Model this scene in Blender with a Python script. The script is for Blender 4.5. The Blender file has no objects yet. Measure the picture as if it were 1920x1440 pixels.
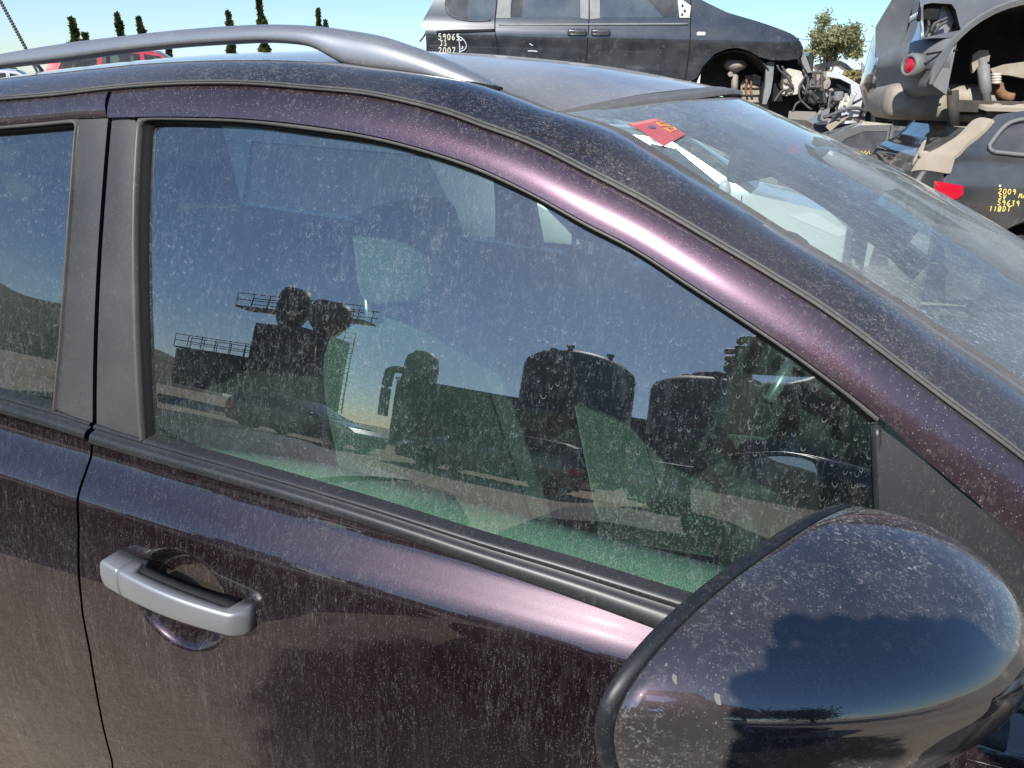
import bpy, bmesh, math, random
import numpy as np
from mathutils import Vector, Matrix
from mathutils.geometry import delaunay_2d_cdt

random.seed(7)
rad = math.radians
scene = bpy.context.scene
COL = scene.collection

# ------------------------------------------------------------------ camera
CAM_POS = np.array([0.835, -0.692, 1.44])
YAW, PITCH, ROLL, FOCAL = rad(20.165), rad(20.06), rad(1.664), 1474.6      # focal length in pixels of a 1920 wide frame
_f = np.array([-math.sin(YAW)*math.cos(PITCH), math.cos(YAW)*math.cos(PITCH), -math.sin(PITCH)])
_r0 = np.array([math.cos(YAW), math.sin(YAW), 0.0])
_u0 = np.cross(_r0, _f)
CR = math.cos(ROLL)*_r0 + math.sin(ROLL)*_u0
CU = -math.sin(ROLL)*_r0 + math.cos(ROLL)*_u0
CF = _f
cam_data = bpy.data.cameras.new('camera')
cam_data.sensor_width = 36.0
cam_data.lens = FOCAL/1920*36.0
cam_data.clip_start = 0.02
cam_data.clip_end = 3000
cam = bpy.data.objects.new('camera', cam_data)
cam.matrix_world = Matrix(((CR[0], CU[0], -CF[0], CAM_POS[0]), (CR[1], CU[1], -CF[1], CAM_POS[1]),
                           (CR[2], CU[2], -CF[2], CAM_POS[2]), (0, 0, 0, 1)))
COL.objects.link(cam)
scene.camera = cam

# ------------------------------------------------------------------ sky, sun, exposure
SUN_EL, SUN_AZ = rad(36.5), rad(-2)                 # azimuth from -Y, positive towards +X
SUN = Vector((math.sin(SUN_AZ)*math.cos(SUN_EL), -math.cos(SUN_AZ)*math.cos(SUN_EL), math.sin(SUN_EL)))
world = bpy.data.worlds.new('World')
scene.world = world
world.use_nodes = True
wn = world.node_tree
sky_tex = wn.nodes.new('ShaderNodeTexSky')
sky_tex.sky_type = 'NISHITA'
sky_tex.sun_disc = False
sky_tex.sun_elevation = SUN_EL
sky_tex.sun_rotation = math.atan2(SUN.x, SUN.y)
sky_tex.air_density = 1.0
sky_tex.dust_density = 0.3
sky_tex.ozone_density = 6.0
wn.links.new(sky_tex.outputs[0], wn.nodes['Background'].inputs[0])
wn.nodes['Background'].inputs[1].default_value = 0.11
sun_data = bpy.data.lights.new('sun', 'SUN')
sun_data.energy = 4.0
sun_data.angle = rad(0.53)
sun_data.color = (1.0, 0.965, 0.91)
sun = bpy.data.objects.new('sun', sun_data)
sun.rotation_euler = SUN.to_track_quat('Z', 'Y').to_euler()
COL.objects.link(sun)
scene.view_settings.view_transform = 'Standard'
scene.view_settings.look = 'None'
scene.view_settings.exposure = 0.5
scene.view_settings.gamma = 1.0
scene.render.engine = 'CYCLES'
scene.cycles.use_denoising = True
scene.cycles.max_bounces = 10
scene.cycles.transparent_max_bounces = 16
scene.cycles.caustics_reflective = False
scene.cycles.caustics_refractive = False

# ------------------------------------------------------------------ object helpers
def tag(o, label=None, cat=None, group=None, kind=None):
    if label: o['label'] = label
    if cat: o['category'] = cat
    if group: o['group'] = group
    if kind: o['kind'] = kind
    return o

def empty(name, loc=(0, 0, 0), rz=0.0, parent=None):
    o = bpy.data.objects.new(name, None)
    o.empty_display_size = 0.1
    o.location = loc
    o.rotation_euler = (0, 0, rz)
    COL.objects.link(o)
    if parent: o.parent = parent
    return o

def mesh_obj(name, verts, faces, mat, parent=None, smooth=True, solid=0.0, off=-1.0):
    me = bpy.data.meshes.new(name)
    me.from_pydata([tuple(map(float, v)) for v in verts], [], faces)
    bm = bmesh.new(); bm.from_mesh(me)
    bmesh.ops.remove_doubles(bm, verts=bm.verts, dist=1e-5)
    bmesh.ops.recalc_face_normals(bm, faces=bm.faces)
    if solid:
        bm.normal_update(); bm.verts.index_update()
        co = [np.array(v_.co) for v_ in bm.verts]; nn = [np.array(v_.normal) for v_ in bm.verts]
        F_ = [c_+n_*solid*(off+1)/2 for c_, n_ in zip(co, nn)]; B_ = [c_-n_*solid*(1-off)/2 for c_, n_ in zip(co, nn)]
        k = len(co); nv = F_+B_; nf = []
        for fc in bm.faces:
            ids = [v_.index for v_ in fc.verts]; nf.append(tuple(ids)); nf.append(tuple(i+k for i in reversed(ids)))
        dup = {}
        def rimv(i):
            if i not in dup:
                dup[i] = len(nv); nv.append(F_[i]); nv.append(B_[i])
            return dup[i]
        for e_ in bm.edges:
            if len(e_.link_loops) == 1:
                l_ = e_.link_loops[0]; a, b = l_.vert.index, l_.link_loop_next.vert.index
                ra_, rb_ = rimv(a), rimv(b); nf.append((rb_, ra_, ra_+1, rb_+1))
        bm.free(); me = bpy.data.meshes.new(name); me.from_pydata([tuple(map(float, v_)) for v_ in nv], [], nf)
    else:
        bm.to_mesh(me); bm.free()
    if smooth:
        me.polygons.foreach_set('use_smooth', [True]*len(me.polygons))
    for m in (mat if isinstance(mat, (list, tuple)) else [mat]):
        me.materials.append(m)
    o = bpy.data.objects.new(name, me)
    COL.objects.link(o)
    if parent: o.parent = parent
    return o

def grid_faces(nr, nc, wrap=False):
    f = []
    for i in range(nr-1):
        for j in range(nc if wrap else nc-1):
            k = (j+1) % nc
            f.append((i*nc+j, i*nc+k, (i+1)*nc+k, (i+1)*nc+j))
    return f

def loft(name, rows, mat, parent=None, wrap=False, caps=False, **kw):
    nr, nc = len(rows), len(rows[0])
    v = [p for r in rows for p in r]
    f = grid_faces(nr, nc, wrap)
    if caps:
        f.append(tuple(range(nc))); f.append(tuple((nr-1)*nc+j for j in range(nc)))
    return mesh_obj(name, v, f, mat, parent, **kw)

def crm(pts, n, closed=False):
    """n points along a Catmull-Rom spline through pts, spread evenly by length"""
    P = np.array(pts, float)
    if len(P) == 2:
        return [P[0]+(P[1]-P[0])*t for t in np.linspace(0, 1, n)]
    if closed:
        Q = np.vstack([P[-1], P, P[0], P[1]])
    else:
        Q = np.vstack([2*P[0]-P[1], P, 2*P[-1]-P[-2]])
    out = []
    for i in range(1, len(Q)-2):
        a, b, c, d = Q[i-1], Q[i], Q[i+1], Q[i+2]
        for t in np.linspace(0, 1, 16, endpoint=False):
            out.append(0.5*((2*b)+(c-a)*t+(2*a-5*b+4*c-d)*t*t+(3*b-a-3*c+d)*t**3))
    out.append(Q[-2])
    out = np.array(out)
    L = np.concatenate([[0], np.cumsum(np.linalg.norm(np.diff(out, axis=0), axis=1))])
    s = np.linspace(0, L[-1], n+1)[:-1] if closed else np.linspace(0, L[-1], n)
    return [np.array([np.interp(x, L, out[:, k]) for k in range(P.shape[1])]) for x in s]

def tube_rows(path, r, sides=8, up=(0, 0, 1)):
    P = [np.array(p, float) for p in path]
    rows = []
    for i, p in enumerate(P):
        t = P[min(i+1, len(P)-1)]-P[max(i-1, 0)]
        t = t/max(np.linalg.norm(t), 1e-9)
        a = np.cross(t, up)
        if np.linalg.norm(a) < 1e-3: a = np.cross(t, (1, 0, 0))
        a /= np.linalg.norm(a); b = np.cross(a, t)
        rr = r[i] if hasattr(r, '__len__') else r
        rows.append([p+rr*(a*math.cos(2*math.pi*k/sides)+b*math.sin(2*math.pi*k/sides)) for k in range(sides)])
    return rows

def tube(name, path, r, mat, parent=None, sides=8, **kw):
    return loft(name, tube_rows(path, r, sides), mat, parent, wrap=True, caps=True, **kw)

def box_vf(c, s, M=None):
    c = np.array(c, float); s = np.array(s, float)/2
    v = [c+s*np.array(d) for d in ((-1,-1,-1),(1,-1,-1),(1,1,-1),(-1,1,-1),(-1,-1,1),(1,-1,1),(1,1,1),(-1,1,1))]
    f = [(0,3,2,1),(4,5,6,7),(0,1,5,4),(1,2,6,5),(2,3,7,6),(3,0,4,7)]
    if M is not None: v = [np.array(M @ Vector(p)) for p in v]
    return v, f

def box(name, c, s, mat, parent=None, bevel=0.0, rot=None, loc=None):
    """a box centred on c in the local frame; rot/loc give the object a transform of its own"""
    v, f = box_vf(c, s)
    o = mesh_obj(name, v, f, mat, parent, smooth=False)
    if bevel:
        md = o.modifiers.new('bevel', 'BEVEL'); md.width = bevel; md.segments = 3
        o.data.polygons.foreach_set('use_smooth', [True]*len(o.data.polygons))
    if rot: o.rotation_euler = rot
    if loc is not None: o.location = tuple(map(float, loc))
    return o

class Multi:
    """collects several shapes into ONE mesh"""
    def __init__(self): self.v = []; self.f = []
    def add(self, v, f):
        n = len(self.v); self.v += list(v); self.f += [tuple(i+n for i in q) for q in f]
        return self
    def box(self, c, s, M=None): return self.add(*box_vf(c, s, M))
    def tube(self, path, r, sides=6):
        rows = tube_rows(path, r, sides); nr = len(rows)
        f = grid_faces(nr, sides, True)+[tuple(range(sides)), tuple((nr-1)*sides+j for j in range(sides))]
        return self.add([p for q in rows for p in q], f)
    def lathe(self, prof, c=(0, 0, 0), n=24, axis='z'):
        rows = []
        for r, h in prof:
            row = []
            for k in range(n):
                a = 2*math.pi*k/n
                p = (r*math.cos(a), r*math.sin(a), h)
                if axis == 'x': p = (h, p[0], p[1])
                if axis == 'y': p = (p[0], h, p[1])
                row.append(np.array(p)+np.array(c))
            rows.append(row)
        f = grid_faces(len(rows), n, True)+[tuple(range(n)), tuple((len(rows)-1)*n+j for j in range(n))]
        return self.add([p for q in rows for p in q], f)
    def build(self, name, mat, parent=None, smooth=False, **kw):
        return mesh_obj(name, self.v, self.f, mat, parent, smooth=smooth, **kw)

def in_poly(x, y, poly):
    c = False; n = len(poly); j = n-1
    for i in range(n):
        xi, yi = poly[i][0], poly[i][1]; xj, yj = poly[j][0], poly[j][1]
        if (yi > y) != (yj > y) and x < (xj-xi)*(y-yi)/(yj-yi)+xi: c = not c
        j = i
    return c

def panel_vf(outline, holes, fn, res):
    """triangulate a 2-D outline with holes and lay it on the surface fn(a, b) -> point"""
    V, Eg = [], []
    def loop(poly):
        P = [np.array(p, float) for p in poly]; st = len(V); pts = []
        for i in range(len(P)):
            a, b = P[i], P[(i+1) % len(P)]
            k = max(1, int(np.linalg.norm(b-a)/res))
            for t in range(k): pts.append(a+(b-a)*t/k)
        for i, p in enumerate(pts):
            V.append(Vector((p[0], p[1]))); Eg.append((st+i, st+(i+1) % len(pts)))
    loop(outline)
    for h in holes: loop(h)
    A = np.array(outline, float); lo, hi = A.min(0), A.max(0)
    for x in np.arange(lo[0]+res/2, hi[0], res):
        for y in np.arange(lo[1]+res/2, hi[1], res):
            if in_poly(x, y, outline) and not any(in_poly(x, y, h) for h in holes): V.append(Vector((x, y)))
    vs, es, fs, _, _, _ = delaunay_2d_cdt(V, Eg, [], 0, 1e-5)
    F = []
    for t in fs:
        c = sum((vs[i] for i in t), Vector((0, 0)))/len(t)
        if in_poly(c.x, c.y, outline) and not any(in_poly(c.x, c.y, h) for h in holes): F.append(tuple(t))
    return [fn(p.x, p.y) for p in vs], F

def panel(name, outline, fn, mat, parent=None, holes=(), res=0.06, **kw):
    v, f = panel_vf(outline, holes, fn, res)
    return mesh_obj(name, v, f, mat, parent, **kw)

# ------------------------------------------------------------------ node helpers and materials
class NT:
    def __init__(self, name):
        self.m = bpy.data.materials.new(name); self.m.use_nodes = True
        self.t = self.m.node_tree; self.t.nodes.clear()
        self.out = self.t.nodes.new('ShaderNodeOutputMaterial')
    def n(self, typ, inp=None, **attr):
        nd = self.t.nodes.new('ShaderNode'+typ)
        for k, v in attr.items(): setattr(nd, k, v)
        for k, v in (inp or {}).items(): self.s(nd.inputs[k], v)
        return nd
    def s(self, sock, v):
        if isinstance(v, bpy.types.NodeSocket): self.t.links.new(v, sock)
        elif isinstance(v, bpy.types.Node): self.t.links.new(v.outputs[0], sock)
        else:
            if sock.type == 'RGBA' and len(v) == 3: v = (*v, 1)
            sock.default_value = v
    def math(self, op, a, b=None, c=None, clamp=False):
        nd = self.n('Math', operation=op); nd.use_clamp = clamp
        self.s(nd.inputs[0], a)
        if b is not None: self.s(nd.inputs[1], b)
        if c is not None: self.s(nd.inputs[2], c)
        return nd.outputs[0]
    def step(self, v, a, b, lo=0.0, hi=1.0):
        nd = self.n('MapRange', interpolation_type='SMOOTHSTEP')
        for k, x in enumerate((v, a, b, lo, hi)): self.s(nd.inputs[k], x)
        return nd.outputs[0]
    def coord(self, scale=(1, 1, 1), loc=(0, 0, 0)):
        tc = self.n('TexCoord')
        mp = self.n('Mapping', {'Vector': tc.outputs['Object'], 'Scale': scale, 'Location': loc})
        return mp.outputs[0]
    def noise(self, vec, scale=1.0, detail=2.0, rough=0.5, dist=0.0):
        return self.n('TexNoise', {'Vector': vec, 'Scale': scale, 'Detail': detail, 'Roughness': rough, 'Distortion': dist}).outputs[0]
    def mixc(self, f, a, b):
        nd = self.n('Mix', data_type='RGBA'); self.s(nd.inputs[0], f); self.s(nd.inputs[6], a); self.s(nd.inputs[7], b)
        return nd.outputs[2]
    def mixs(self, f, a, b):
        nd = self.n('MixShader'); self.s(nd.inputs[0], f); self.s(nd.inputs[1], a); self.s(nd.inputs[2], b)
        return nd.outputs[0]
    def done(self, shader):
        self.s(self.out.inputs[0], shader); return self.m

DUST = (0.46, 0.44, 0.41)

def dust_mask(t, scale, film=(0.03, 0.12), worms=0.4, streaks=0.3, specks=0.35, wscale=1.0, runs=0.0):
    """dried-rain dust: a thin uneven film, curled marks, streaks along the slope and small specks"""
    v = t.coord(scale)
    big = t.noise(t.coord((1, 1, 1)), 4.0, 3.0, 0.6)
    m = t.step(big, 0.3, 0.7, film[0], film[1])
    vary = t.step(t.noise(t.coord((1, 1, 1)), 7.0, 4.0, 0.7), 0.30, 0.68, 0.35, 1.25)
    worms_f, streaks_f = worms, streaks
    if runs:
        rn = t.step(t.noise(t.coord((60, 60, 2.2)), 1.0, 3.0, 0.6), 0.55, 0.78)
        m = t.math('ADD', m, t.math('MULTIPLY', t.math('MULTIPLY', rn, vary), runs))
    patch = t.step(t.noise(v, 22.0, 2.0), 0.38, 0.62)
    if worms:
        n1 = t.noise(v, 120.0*wscale, 2.0, 0.55, 1.6)
        r1 = t.step(t.math('ABSOLUTE', t.math('SUBTRACT', n1, 0.5)), 0.035, 0.0)
        n2 = t.step(t.noise(v, 75.0*wscale, 1.0), 0.47, 0.60)
        m = t.math('ADD', m, t.math('MULTIPLY', t.math('MULTIPLY', r1, n2), t.math('MULTIPLY', vary, worms)))
    if streaks:
        n3 = t.step(t.noise(v, 190.0*wscale, 2.0, 0.5, 0.4), 0.56, 0.72)
        m = t.math('ADD', m, t.math('MULTIPLY', t.math('MULTIPLY', n3, patch), t.math('MULTIPLY', vary, streaks)))
    if specks:
        vo = t.n('TexVoronoi', {'Vector': t.coord((1, 1, 1)), 'Scale': 420.0})
        sp = t.math('MULTIPLY', t.step(vo.outputs['Distance'], 0.30, 0.12),
                    t.step(t.n('SeparateColor', {0: vo.outputs['Color']}).outputs[0], 0.72, 0.8))
        m = t.math('ADD', m, t.math('MULTIPLY', sp, specks))
    return t.math('MINIMUM', m, 0.92)

def dusty(name, base, metallic=0.0, rough=0.4, coat=0.0, coat_rough=0.05, scale=(1, 1, 1), film=(0.03, 0.12), worms=0.3,
          streaks=0.2, specks=0.3, wscale=1.0, runs=0.0, dust=DUST, spec=0.5, bump=None, flake=0.0, var=None, base2=None, coat_ior=1.75):
    t = NT(name)
    p = t.n('BsdfPrincipled', {'Metallic': metallic, 'Roughness': rough, 'Coat Weight': coat, 'Coat Roughness': coat_rough, 'Coat IOR': coat_ior,
                               'Specular IOR Level': spec})
    if base2:
        f = t.step(t.noise(t.coord(), var or 6.0, 5.0, 0.65), 0.35, 0.65)
        t.s(p.inputs['Base Color'], t.mixc(f, base, base2))
    else:
        t.s(p.inputs['Base Color'], base)
    if flake:
        vo = t.n('TexVoronoi', {'Vector': t.coord(), 'Scale': 900.0})
        nm = t.n('NormalMap') if False else None
        bp = t.n('Bump', {'Strength': flake, 'Distance': 0.0006, 'Height': t.n('SeparateColor', {0: vo.outputs['Color']}).outputs[0]})
        t.s(p.inputs['Normal'], bp.outputs[0])
    if bump:
        bp = t.n('Bump', {'Strength': bump[1], 'Distance': bump[2], 'Height': t.noise(t.coord(), bump[0], 3.0)})
        t.s(p.inputs['Normal'], bp.outputs[0])
    d = t.n('BsdfDiffuse', {'Color': dust, 'Roughness': 0.6})
    return t.done(t.mixs(dust_mask(t, scale, film, worms, streaks, specks, wscale, runs), p.outputs[0], d.outputs[0]))

def glass(name, tint, film=(0.02, 0.06), worms=0.25, curls=0.35, scale=(1, 1, 1), axes=('X', 'Z'), ior=1.62, streaks=0.15, dust=DUST, wscale=1.0, csc=(62, 44), runs=0.0):
    """sheet glass: Fresnel mix of a clear tinted pane and a mirror, with dried droplets of dust on it"""
    t = NT(name)
    fr = t.n('Fresnel', {'IOR': t.step(t.n('NewGeometry').outputs['Backfacing'], 0.0, 1.0, float(ior), 1.0/ior)})   # the pane reflects alike from both faces
    cl = t.mixs(fr.outputs[0], t.n('BsdfTransparent', {'Color': tint}).outputs[0], t.n('BsdfGlossy', {'Color': (1, 1, 1), 'Roughness': 0.0}).outputs[0])
    m = dust_mask(t, scale, film, worms, streaks, 0.25, wscale, runs)
    if curls:
        sep = t.n('SeparateXYZ', {0: t.coord()})
        warp = t.noise(t.coord(), 60.0, 1.0)
        a = t.math('ADD', t.math('MULTIPLY', sep.outputs[axes[0]], float(csc[0])), t.math('MULTIPLY', warp, 0.9))
        b = t.math('MULTIPLY', sep.outputs[axes[1]], float(csc[1]))
        vec = t.n('CombineXYZ', {0: a, 1: b}).outputs[0]
        vo = t.n('TexVoronoi', {'Vector': vec, 'Scale': 1.0}, voronoi_dimensions='2D')
        rnd = t.n('SeparateColor', {0: vo.outputs['Color']})
        r0 = t.math('MULTIPLY_ADD', rnd.outputs[0], 0.16, 0.12)
        ring = t.step(t.math('ABSOLUTE', t.math('SUBTRACT', vo.outputs['Distance'], r0)), 0.055, 0.0)
        dy = t.math('SUBTRACT', b, t.n('SeparateXYZ', {0: vo.outputs['Position']}).outputs[1])
        low = t.step(dy, 0.12, -0.12)
        keep = t.math('MULTIPLY', t.step(rnd.outputs[1], 0.35, 0.9), t.step(t.noise(t.coord(), 9.0, 3.0, 0.7), 0.36, 0.62, 0.15, 1.2))
        m = t.math('ADD', m, t.math('MULTIPLY', t.math('MULTIPLY', ring, low), t.math('MULTIPLY', keep, curls)))
        m = t.math('MINIMUM', m, 0.9)
    d = t.n('BsdfDiffuse', {'Color': dust, 'Roughness': 0.6})
    return t.done(t.mixs(m, cl, d.outputs[0]))

def plain(name, base, rough=0.6, metallic=0.0, bump=None, base2=None, nscale=8.0, spec=0.5, coat=0.0):
    t = NT(name)
    p = t.n('BsdfPrincipled', {'Roughness': rough, 'Metallic': metallic, 'Specular IOR Level': spec, 'Coat Weight': coat})
    if base2:
        f = t.step(t.noise(t.coord(), nscale, 5.0, 0.65), 0.3, 0.7)
        t.s(p.inputs['Base Color'], t.mixc(f, base, base2))
    else: t.s(p.inputs['Base Color'], base)
    if bump:
        t.s(p.inputs['Normal'], t.n('Bump', {'Strength': bump[1], 'Distance': bump[2], 'Height': t.noise(t.coord(), bump[0], 3.0)}).outputs[0])
    return t.done(p.outputs[0])

M = {}
PURPLE = (0.019, 0.0085, 0.0145)
PURPLE_LIT = (0.050, 0.024, 0.040)  # brighter copy of the purple, strengthens the sun highlight on the upper frames
M['paint'] = dusty('purple_paint_side', PURPLE, metallic=0.65, rough=0.31, coat=1.0, coat_rough=0.015, coat_ior=1.7, scale=(3.2, 1, 0.62),
                   film=(0.001, 0.014), worms=0.12, streaks=0.13, specks=0.22, runs=0.05, flake=0.12, wscale=1.15)
M['paint_top'] = dusty('purple_paint_upper', PURPLE, metallic=0.75, rough=0.40, coat=1.0, coat_rough=0.04, scale=(1, 1.3, 1),
                       film=(0.02, 0.09), worms=0.28, streaks=0.26, specks=0.3, flake=0.12, wscale=2.0, coat_ior=2.1)
M['paint_frame'] = dusty('purple_paint_frame', PURPLE_LIT, metallic=0.8, rough=0.30, coat=1.0, coat_rough=0.13, scale=(1.4, 1, 0.9),
                         film=(0.015, 0.06), worms=0.20, streaks=0.10, specks=0.5, flake=0.14, wscale=1.3)
M['paint_roof'] = dusty('purple_paint_roof', PURPLE, metallic=0.75, rough=0.40, coat=1.0, coat_rough=0.06, scale=(1.4, 1.0, 1),
                        film=(0.16, 0.36), worms=0.26, streaks=0.25, specks=0.2, dust=(0.46, 0.44, 0.42), wscale=1.4)
M['paint_mirror'] = dusty('purple_paint_mirror', PURPLE, metallic=0.7, rough=0.38, coat=1.0, coat_rough=0.01, scale=(1, 1, 1),
                          film=(0.02, 0.11), worms=0.22, streaks=0.28, specks=0.25, wscale=1.7, coat_ior=2.3)
M['glass_side'] = glass('side_window_glass', (0.50, 0.74, 0.60), film=(0.012, 0.040), worms=0.20, curls=0.30, runs=0.05, dust=(0.42, 0.45, 0.46), scale=(2.2, 1, 0.75), streaks=0.16, ior=2.55, wscale=1.2, csc=(120, 70))
M['glass_ws'] = glass('windscreen_glass', (0.62, 0.80, 0.75), film=(0.13, 0.25), worms=0.34, ior=1.75, wscale=1.5, curls=0.0, scale=(0.8, 2.2, 0.8), streaks=0.30, dust=(0.44, 0.48, 0.50))
M['glass_far'] = glass('dusty_car_glass', (0.34, 0.42, 0.40), film=(0.06, 0.16), worms=0.0, curls=0.0, streaks=0.0)
M['rubber'] = dusty('dusty_black_rubber', (0.018, 0.018, 0.019), rough=0.45, film=(0.10, 0.24), worms=0.12, streaks=0.1, specks=0.15)
M['plastic'] = dusty('dusty_black_plastic', (0.016, 0.018, 0.021), rough=0.38, film=(0.008, 0.035), worms=0.06, streaks=0.10, specks=0.15, scale=(2.5, 1, 0.7), bump=(900, 0.15, 0.0004))
M['pillar_trim'] = dusty('grey_pillar_trim', (0.026, 0.028, 0.030), rough=0.5, film=(0.035, 0.11), worms=0.05, streaks=0.06, specks=0.15, bump=(1200, 0.12, 0.0003))
M['dark'] = plain('black_recess', (0.006, 0.006, 0.007), 0.8)
M['silver'] = dusty('silver_paint', (0.36, 0.37, 0.39), metallic=0.7, rough=0.34, coat=0.3, coat_rough=0.2, film=(0.05, 0.16), worms=0.22, streaks=0.12, specks=0.25)
M['silver_clean'] = dusty('silver_handle_paint', (0.33, 0.34, 0.355), metallic=0.6, rough=0.42, coat=0.15, coat_rough=0.3, film=(0.02, 0.08), worms=0.05, streaks=0.05, specks=0.2)
M['seat'] = None
def fabric(name, a, b, sc=(160, 160, 160), th=0.35):
    t = NT(name)
    vo = t.n('TexVoronoi', {'Vector': t.coord(), 'Scale': sc[0]})
    f = t.step(vo.outputs['Distance'], th, th+0.1)
    c = t.mixc(f, a, b)
    p = t.n('BsdfPrincipled', {'Base Color': c, 'Roughness': 0.9, 'Sheen Weight': 0.3})
    t.s(p.inputs['Normal'], t.n('Bump', {'Strength': 0.4, 'Distance': 0.001, 'Height': f}).outputs[0])
    return t.done(p.outputs[0])
M['seat'] = fabric('seat_mesh_fabric', (0.24, 0.25, 0.25), (0.09, 0.095, 0.097), (300,)*3, 0.30)
M['seat_mid'] = fabric('seat_dotted_fabric', (0.15, 0.16, 0.16), (0.018, 0.019, 0.02), (120,)*3, 0.28)
M['trim_grain'] = None
t = NT('grained_door_plastic')
vo = t.n('TexVoronoi', {'Vector': t.coord(), 'Scale': 330.0}, feature='DISTANCE_TO_EDGE')
f = t.step(vo.outputs['Distance'], 0.02, 0.16)
p = t.n('BsdfPrincipled', {'Base Color': t.mixc(f, (0.24, 0.25, 0.24), (0.44, 0.46, 0.44)), 'Roughness': 0.55})
t.s(p.inputs['Normal'], t.n('Bump', {'Strength': 0.5, 'Distance': 0.0008, 'Height': f}).outputs[0])
M['trim_grain'] = t.done(p.outputs[0])
M['cabin'] = plain('dark_cabin_plastic', (0.035, 0.036, 0.038), 0.6, bump=(400, 0.2, 0.0006))
M['headliner'] = plain('grey_headliner', (0.16, 0.16, 0.155), 0.95)
M['chrome'] = plain('brushed_metal', (0.55, 0.55, 0.54), 0.3, 1.0)
M['label_white'] = plain('white_print', (0.75, 0.76, 0.74), 0.6)
M['sticker_red'] = dusty('faded_red_sticker', (0.50, 0.03, 0.045), rough=0.5, film=(0.10, 0.22), worms=0.15, streaks=0.2, specks=0.1, wscale=1.5)
M['sticker_gold'] = plain('yellow_print', (0.75, 0.42, 0.12), 0.5)
M['sticker_blue'] = plain('blue_grey_print', (0.13, 0.13, 0.22), 0.5)
M['tyre'] = plain('tyre_rubber', (0.02, 0.02, 0.021), 0.85, base2=(0.05, 0.045, 0.04))

# ------------------------------------------------------------------ the parked car's side surface
def pchip(xs, ysv):
    xs = np.array(xs, float); ysv = np.array(ysv, float)
    h = np.diff(xs); dl = np.diff(ysv)/h; m = np.zeros(len(xs)); m[0], m[-1] = dl[0], dl[-1]
    for i in range(1, len(xs)-1):
        m[i] = 0 if dl[i-1]*dl[i] <= 0 else (h[i-1]+h[i])/(h[i-1]/dl[i]+h[i]/dl[i-1]) if False else 2*dl[i-1]*dl[i]/(dl[i-1]+dl[i])
    def ev(x):
        x = min(max(x, xs[0]), xs[-1]); i = min(int(np.searchsorted(xs, x, 'right'))-1, len(xs)-2); i = max(i, 0)
        t = (x-xs[i])/h[i]
        return ((2*t**3-3*t**2+1)*ysv[i]+(t**3-2*t**2+t)*h[i]*m[i]+(-2*t**3+3*t**2)*ysv[i+1]+(t**3-t**2)*h[i]*m[i+1])
    return ev
_low = pchip([-0.95, -0.8, -0.6, -0.45, -0.3, -0.2, -0.13, -0.098, -0.082, -0.068, -0.05, -0.034, -0.02, 0.0],
             [0.06, 0.0, -0.035, -0.050, -0.055, -0.052, -0.046, -0.0415, -0.0375, -0.030, -0.0165, -0.0065, -0.0030, 0.0])
def belt_z(x): return 1.015-0.058*x
def side_y(x, z):
    h = z-belt_z(x)
    base = 0.19*h+0.22*h*h if h >= 0 else _low(h)
    return base+(0.03*x*x if x > 0 else 0.015*x*x)
def px_dir(u, v):
    d = CF+CR*(u-960)/FOCAL-CU*(v-720)/FOCAL
    return d/np.linalg.norm(d)
def on_surf(u, v, fn, t0=0.3, t1=4.0):
    """where the line of sight of a picture point meets the surface y = fn(x, z)"""
    d = px_dir(u, v); a = t0
    n = 90
    for i in range(1, n+1):
        b = t0+(t1-t0)*i/n
        P = CAM_POS+d*b
        if P[1] >= fn(P[0], P[2]):
            for _ in range(32):
                m = (a+b)/2; P = CAM_POS+d*m
                if P[1] >= fn(P[0], P[2]): b = m
                else: a = m
            return CAM_POS+d*b
        a = b
    return CAM_POS+d*t1
def on_side(u, v): return on_surf(u, v, side_y)
def on_plane(u, v, p, n):
    d = px_dir(u, v); n = np.array(n, float)
    return CAM_POS+d*(float((np.array(p, float)-CAM_POS) @ n)/float(d @ n))
def at_y(u, v, y): return on_plane(u, v, (0, y, 0), (0, 1, 0))
def sidec(px, n): return crm([on_side(*p) for p in px], n)
def lay(P, off=0.0):
    """push a point onto the side surface, off metres outwards"""
    return np.array([P[0], side_y(P[0], P[2])-off, P[2]])
def strip(name, A, B, m, mat, parent, offs=0.0, bulge=0.0, **kw):
    """sheet on the side surface between two matched curves"""
    rows = []
    for k in range(m+1):
        f = k/m
        o = offs(f) if callable(offs) else offs
        rows.append([lay(a+(b-a)*f, o+bulge*4*f*(1-f)) for a, b in zip(A, B)])
    return loft(name, rows, mat, parent, **kw)

car = empty('parked_car', (0, 0, 0))
tag(car, 'dusty dark purple hatchback with silver roof rail filling the foreground', 'car')

# picture outlines (1920 x 1440 frame) of the door furniture, lifted onto the side surface
S_LOW = [(0,190),(109,181),(215,169),(328,161),(456,160),(583,169),(700,181),(823,210),(907,240),(1000,274),(1096,322),(1192,371),(1252,405),(1350,463),(1424,507),(1524,569),(1602,624),(1680,683),(1767,749),(1863,820),(1920,864),(2010,936),(2100,1012)]
S_UP = [(u+2, v-10) if u < 720 else (u+9, v-11) for u, v in S_LOW]
G_OUT = [(214,220),(259,219),(328,218),(456,221),(583,233),(700,252),(800,277),(900,310),(1000,357),(1096,410),(1192,460),(1287,521),(1383,583),(1479,647),(1575,717),(1650,776),(1720,842),(1784,896),(1867,966),(1920,1022),(2010,1110)]
G_IN = [(276,234),(328,230),(456,235),(583,251),(700,268),(800,293),(900,328),(1000,374),(1096,428),(1192,478),(1287,541),(1383,604),(1479,669),(1575,741),(1637,795)]
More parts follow.
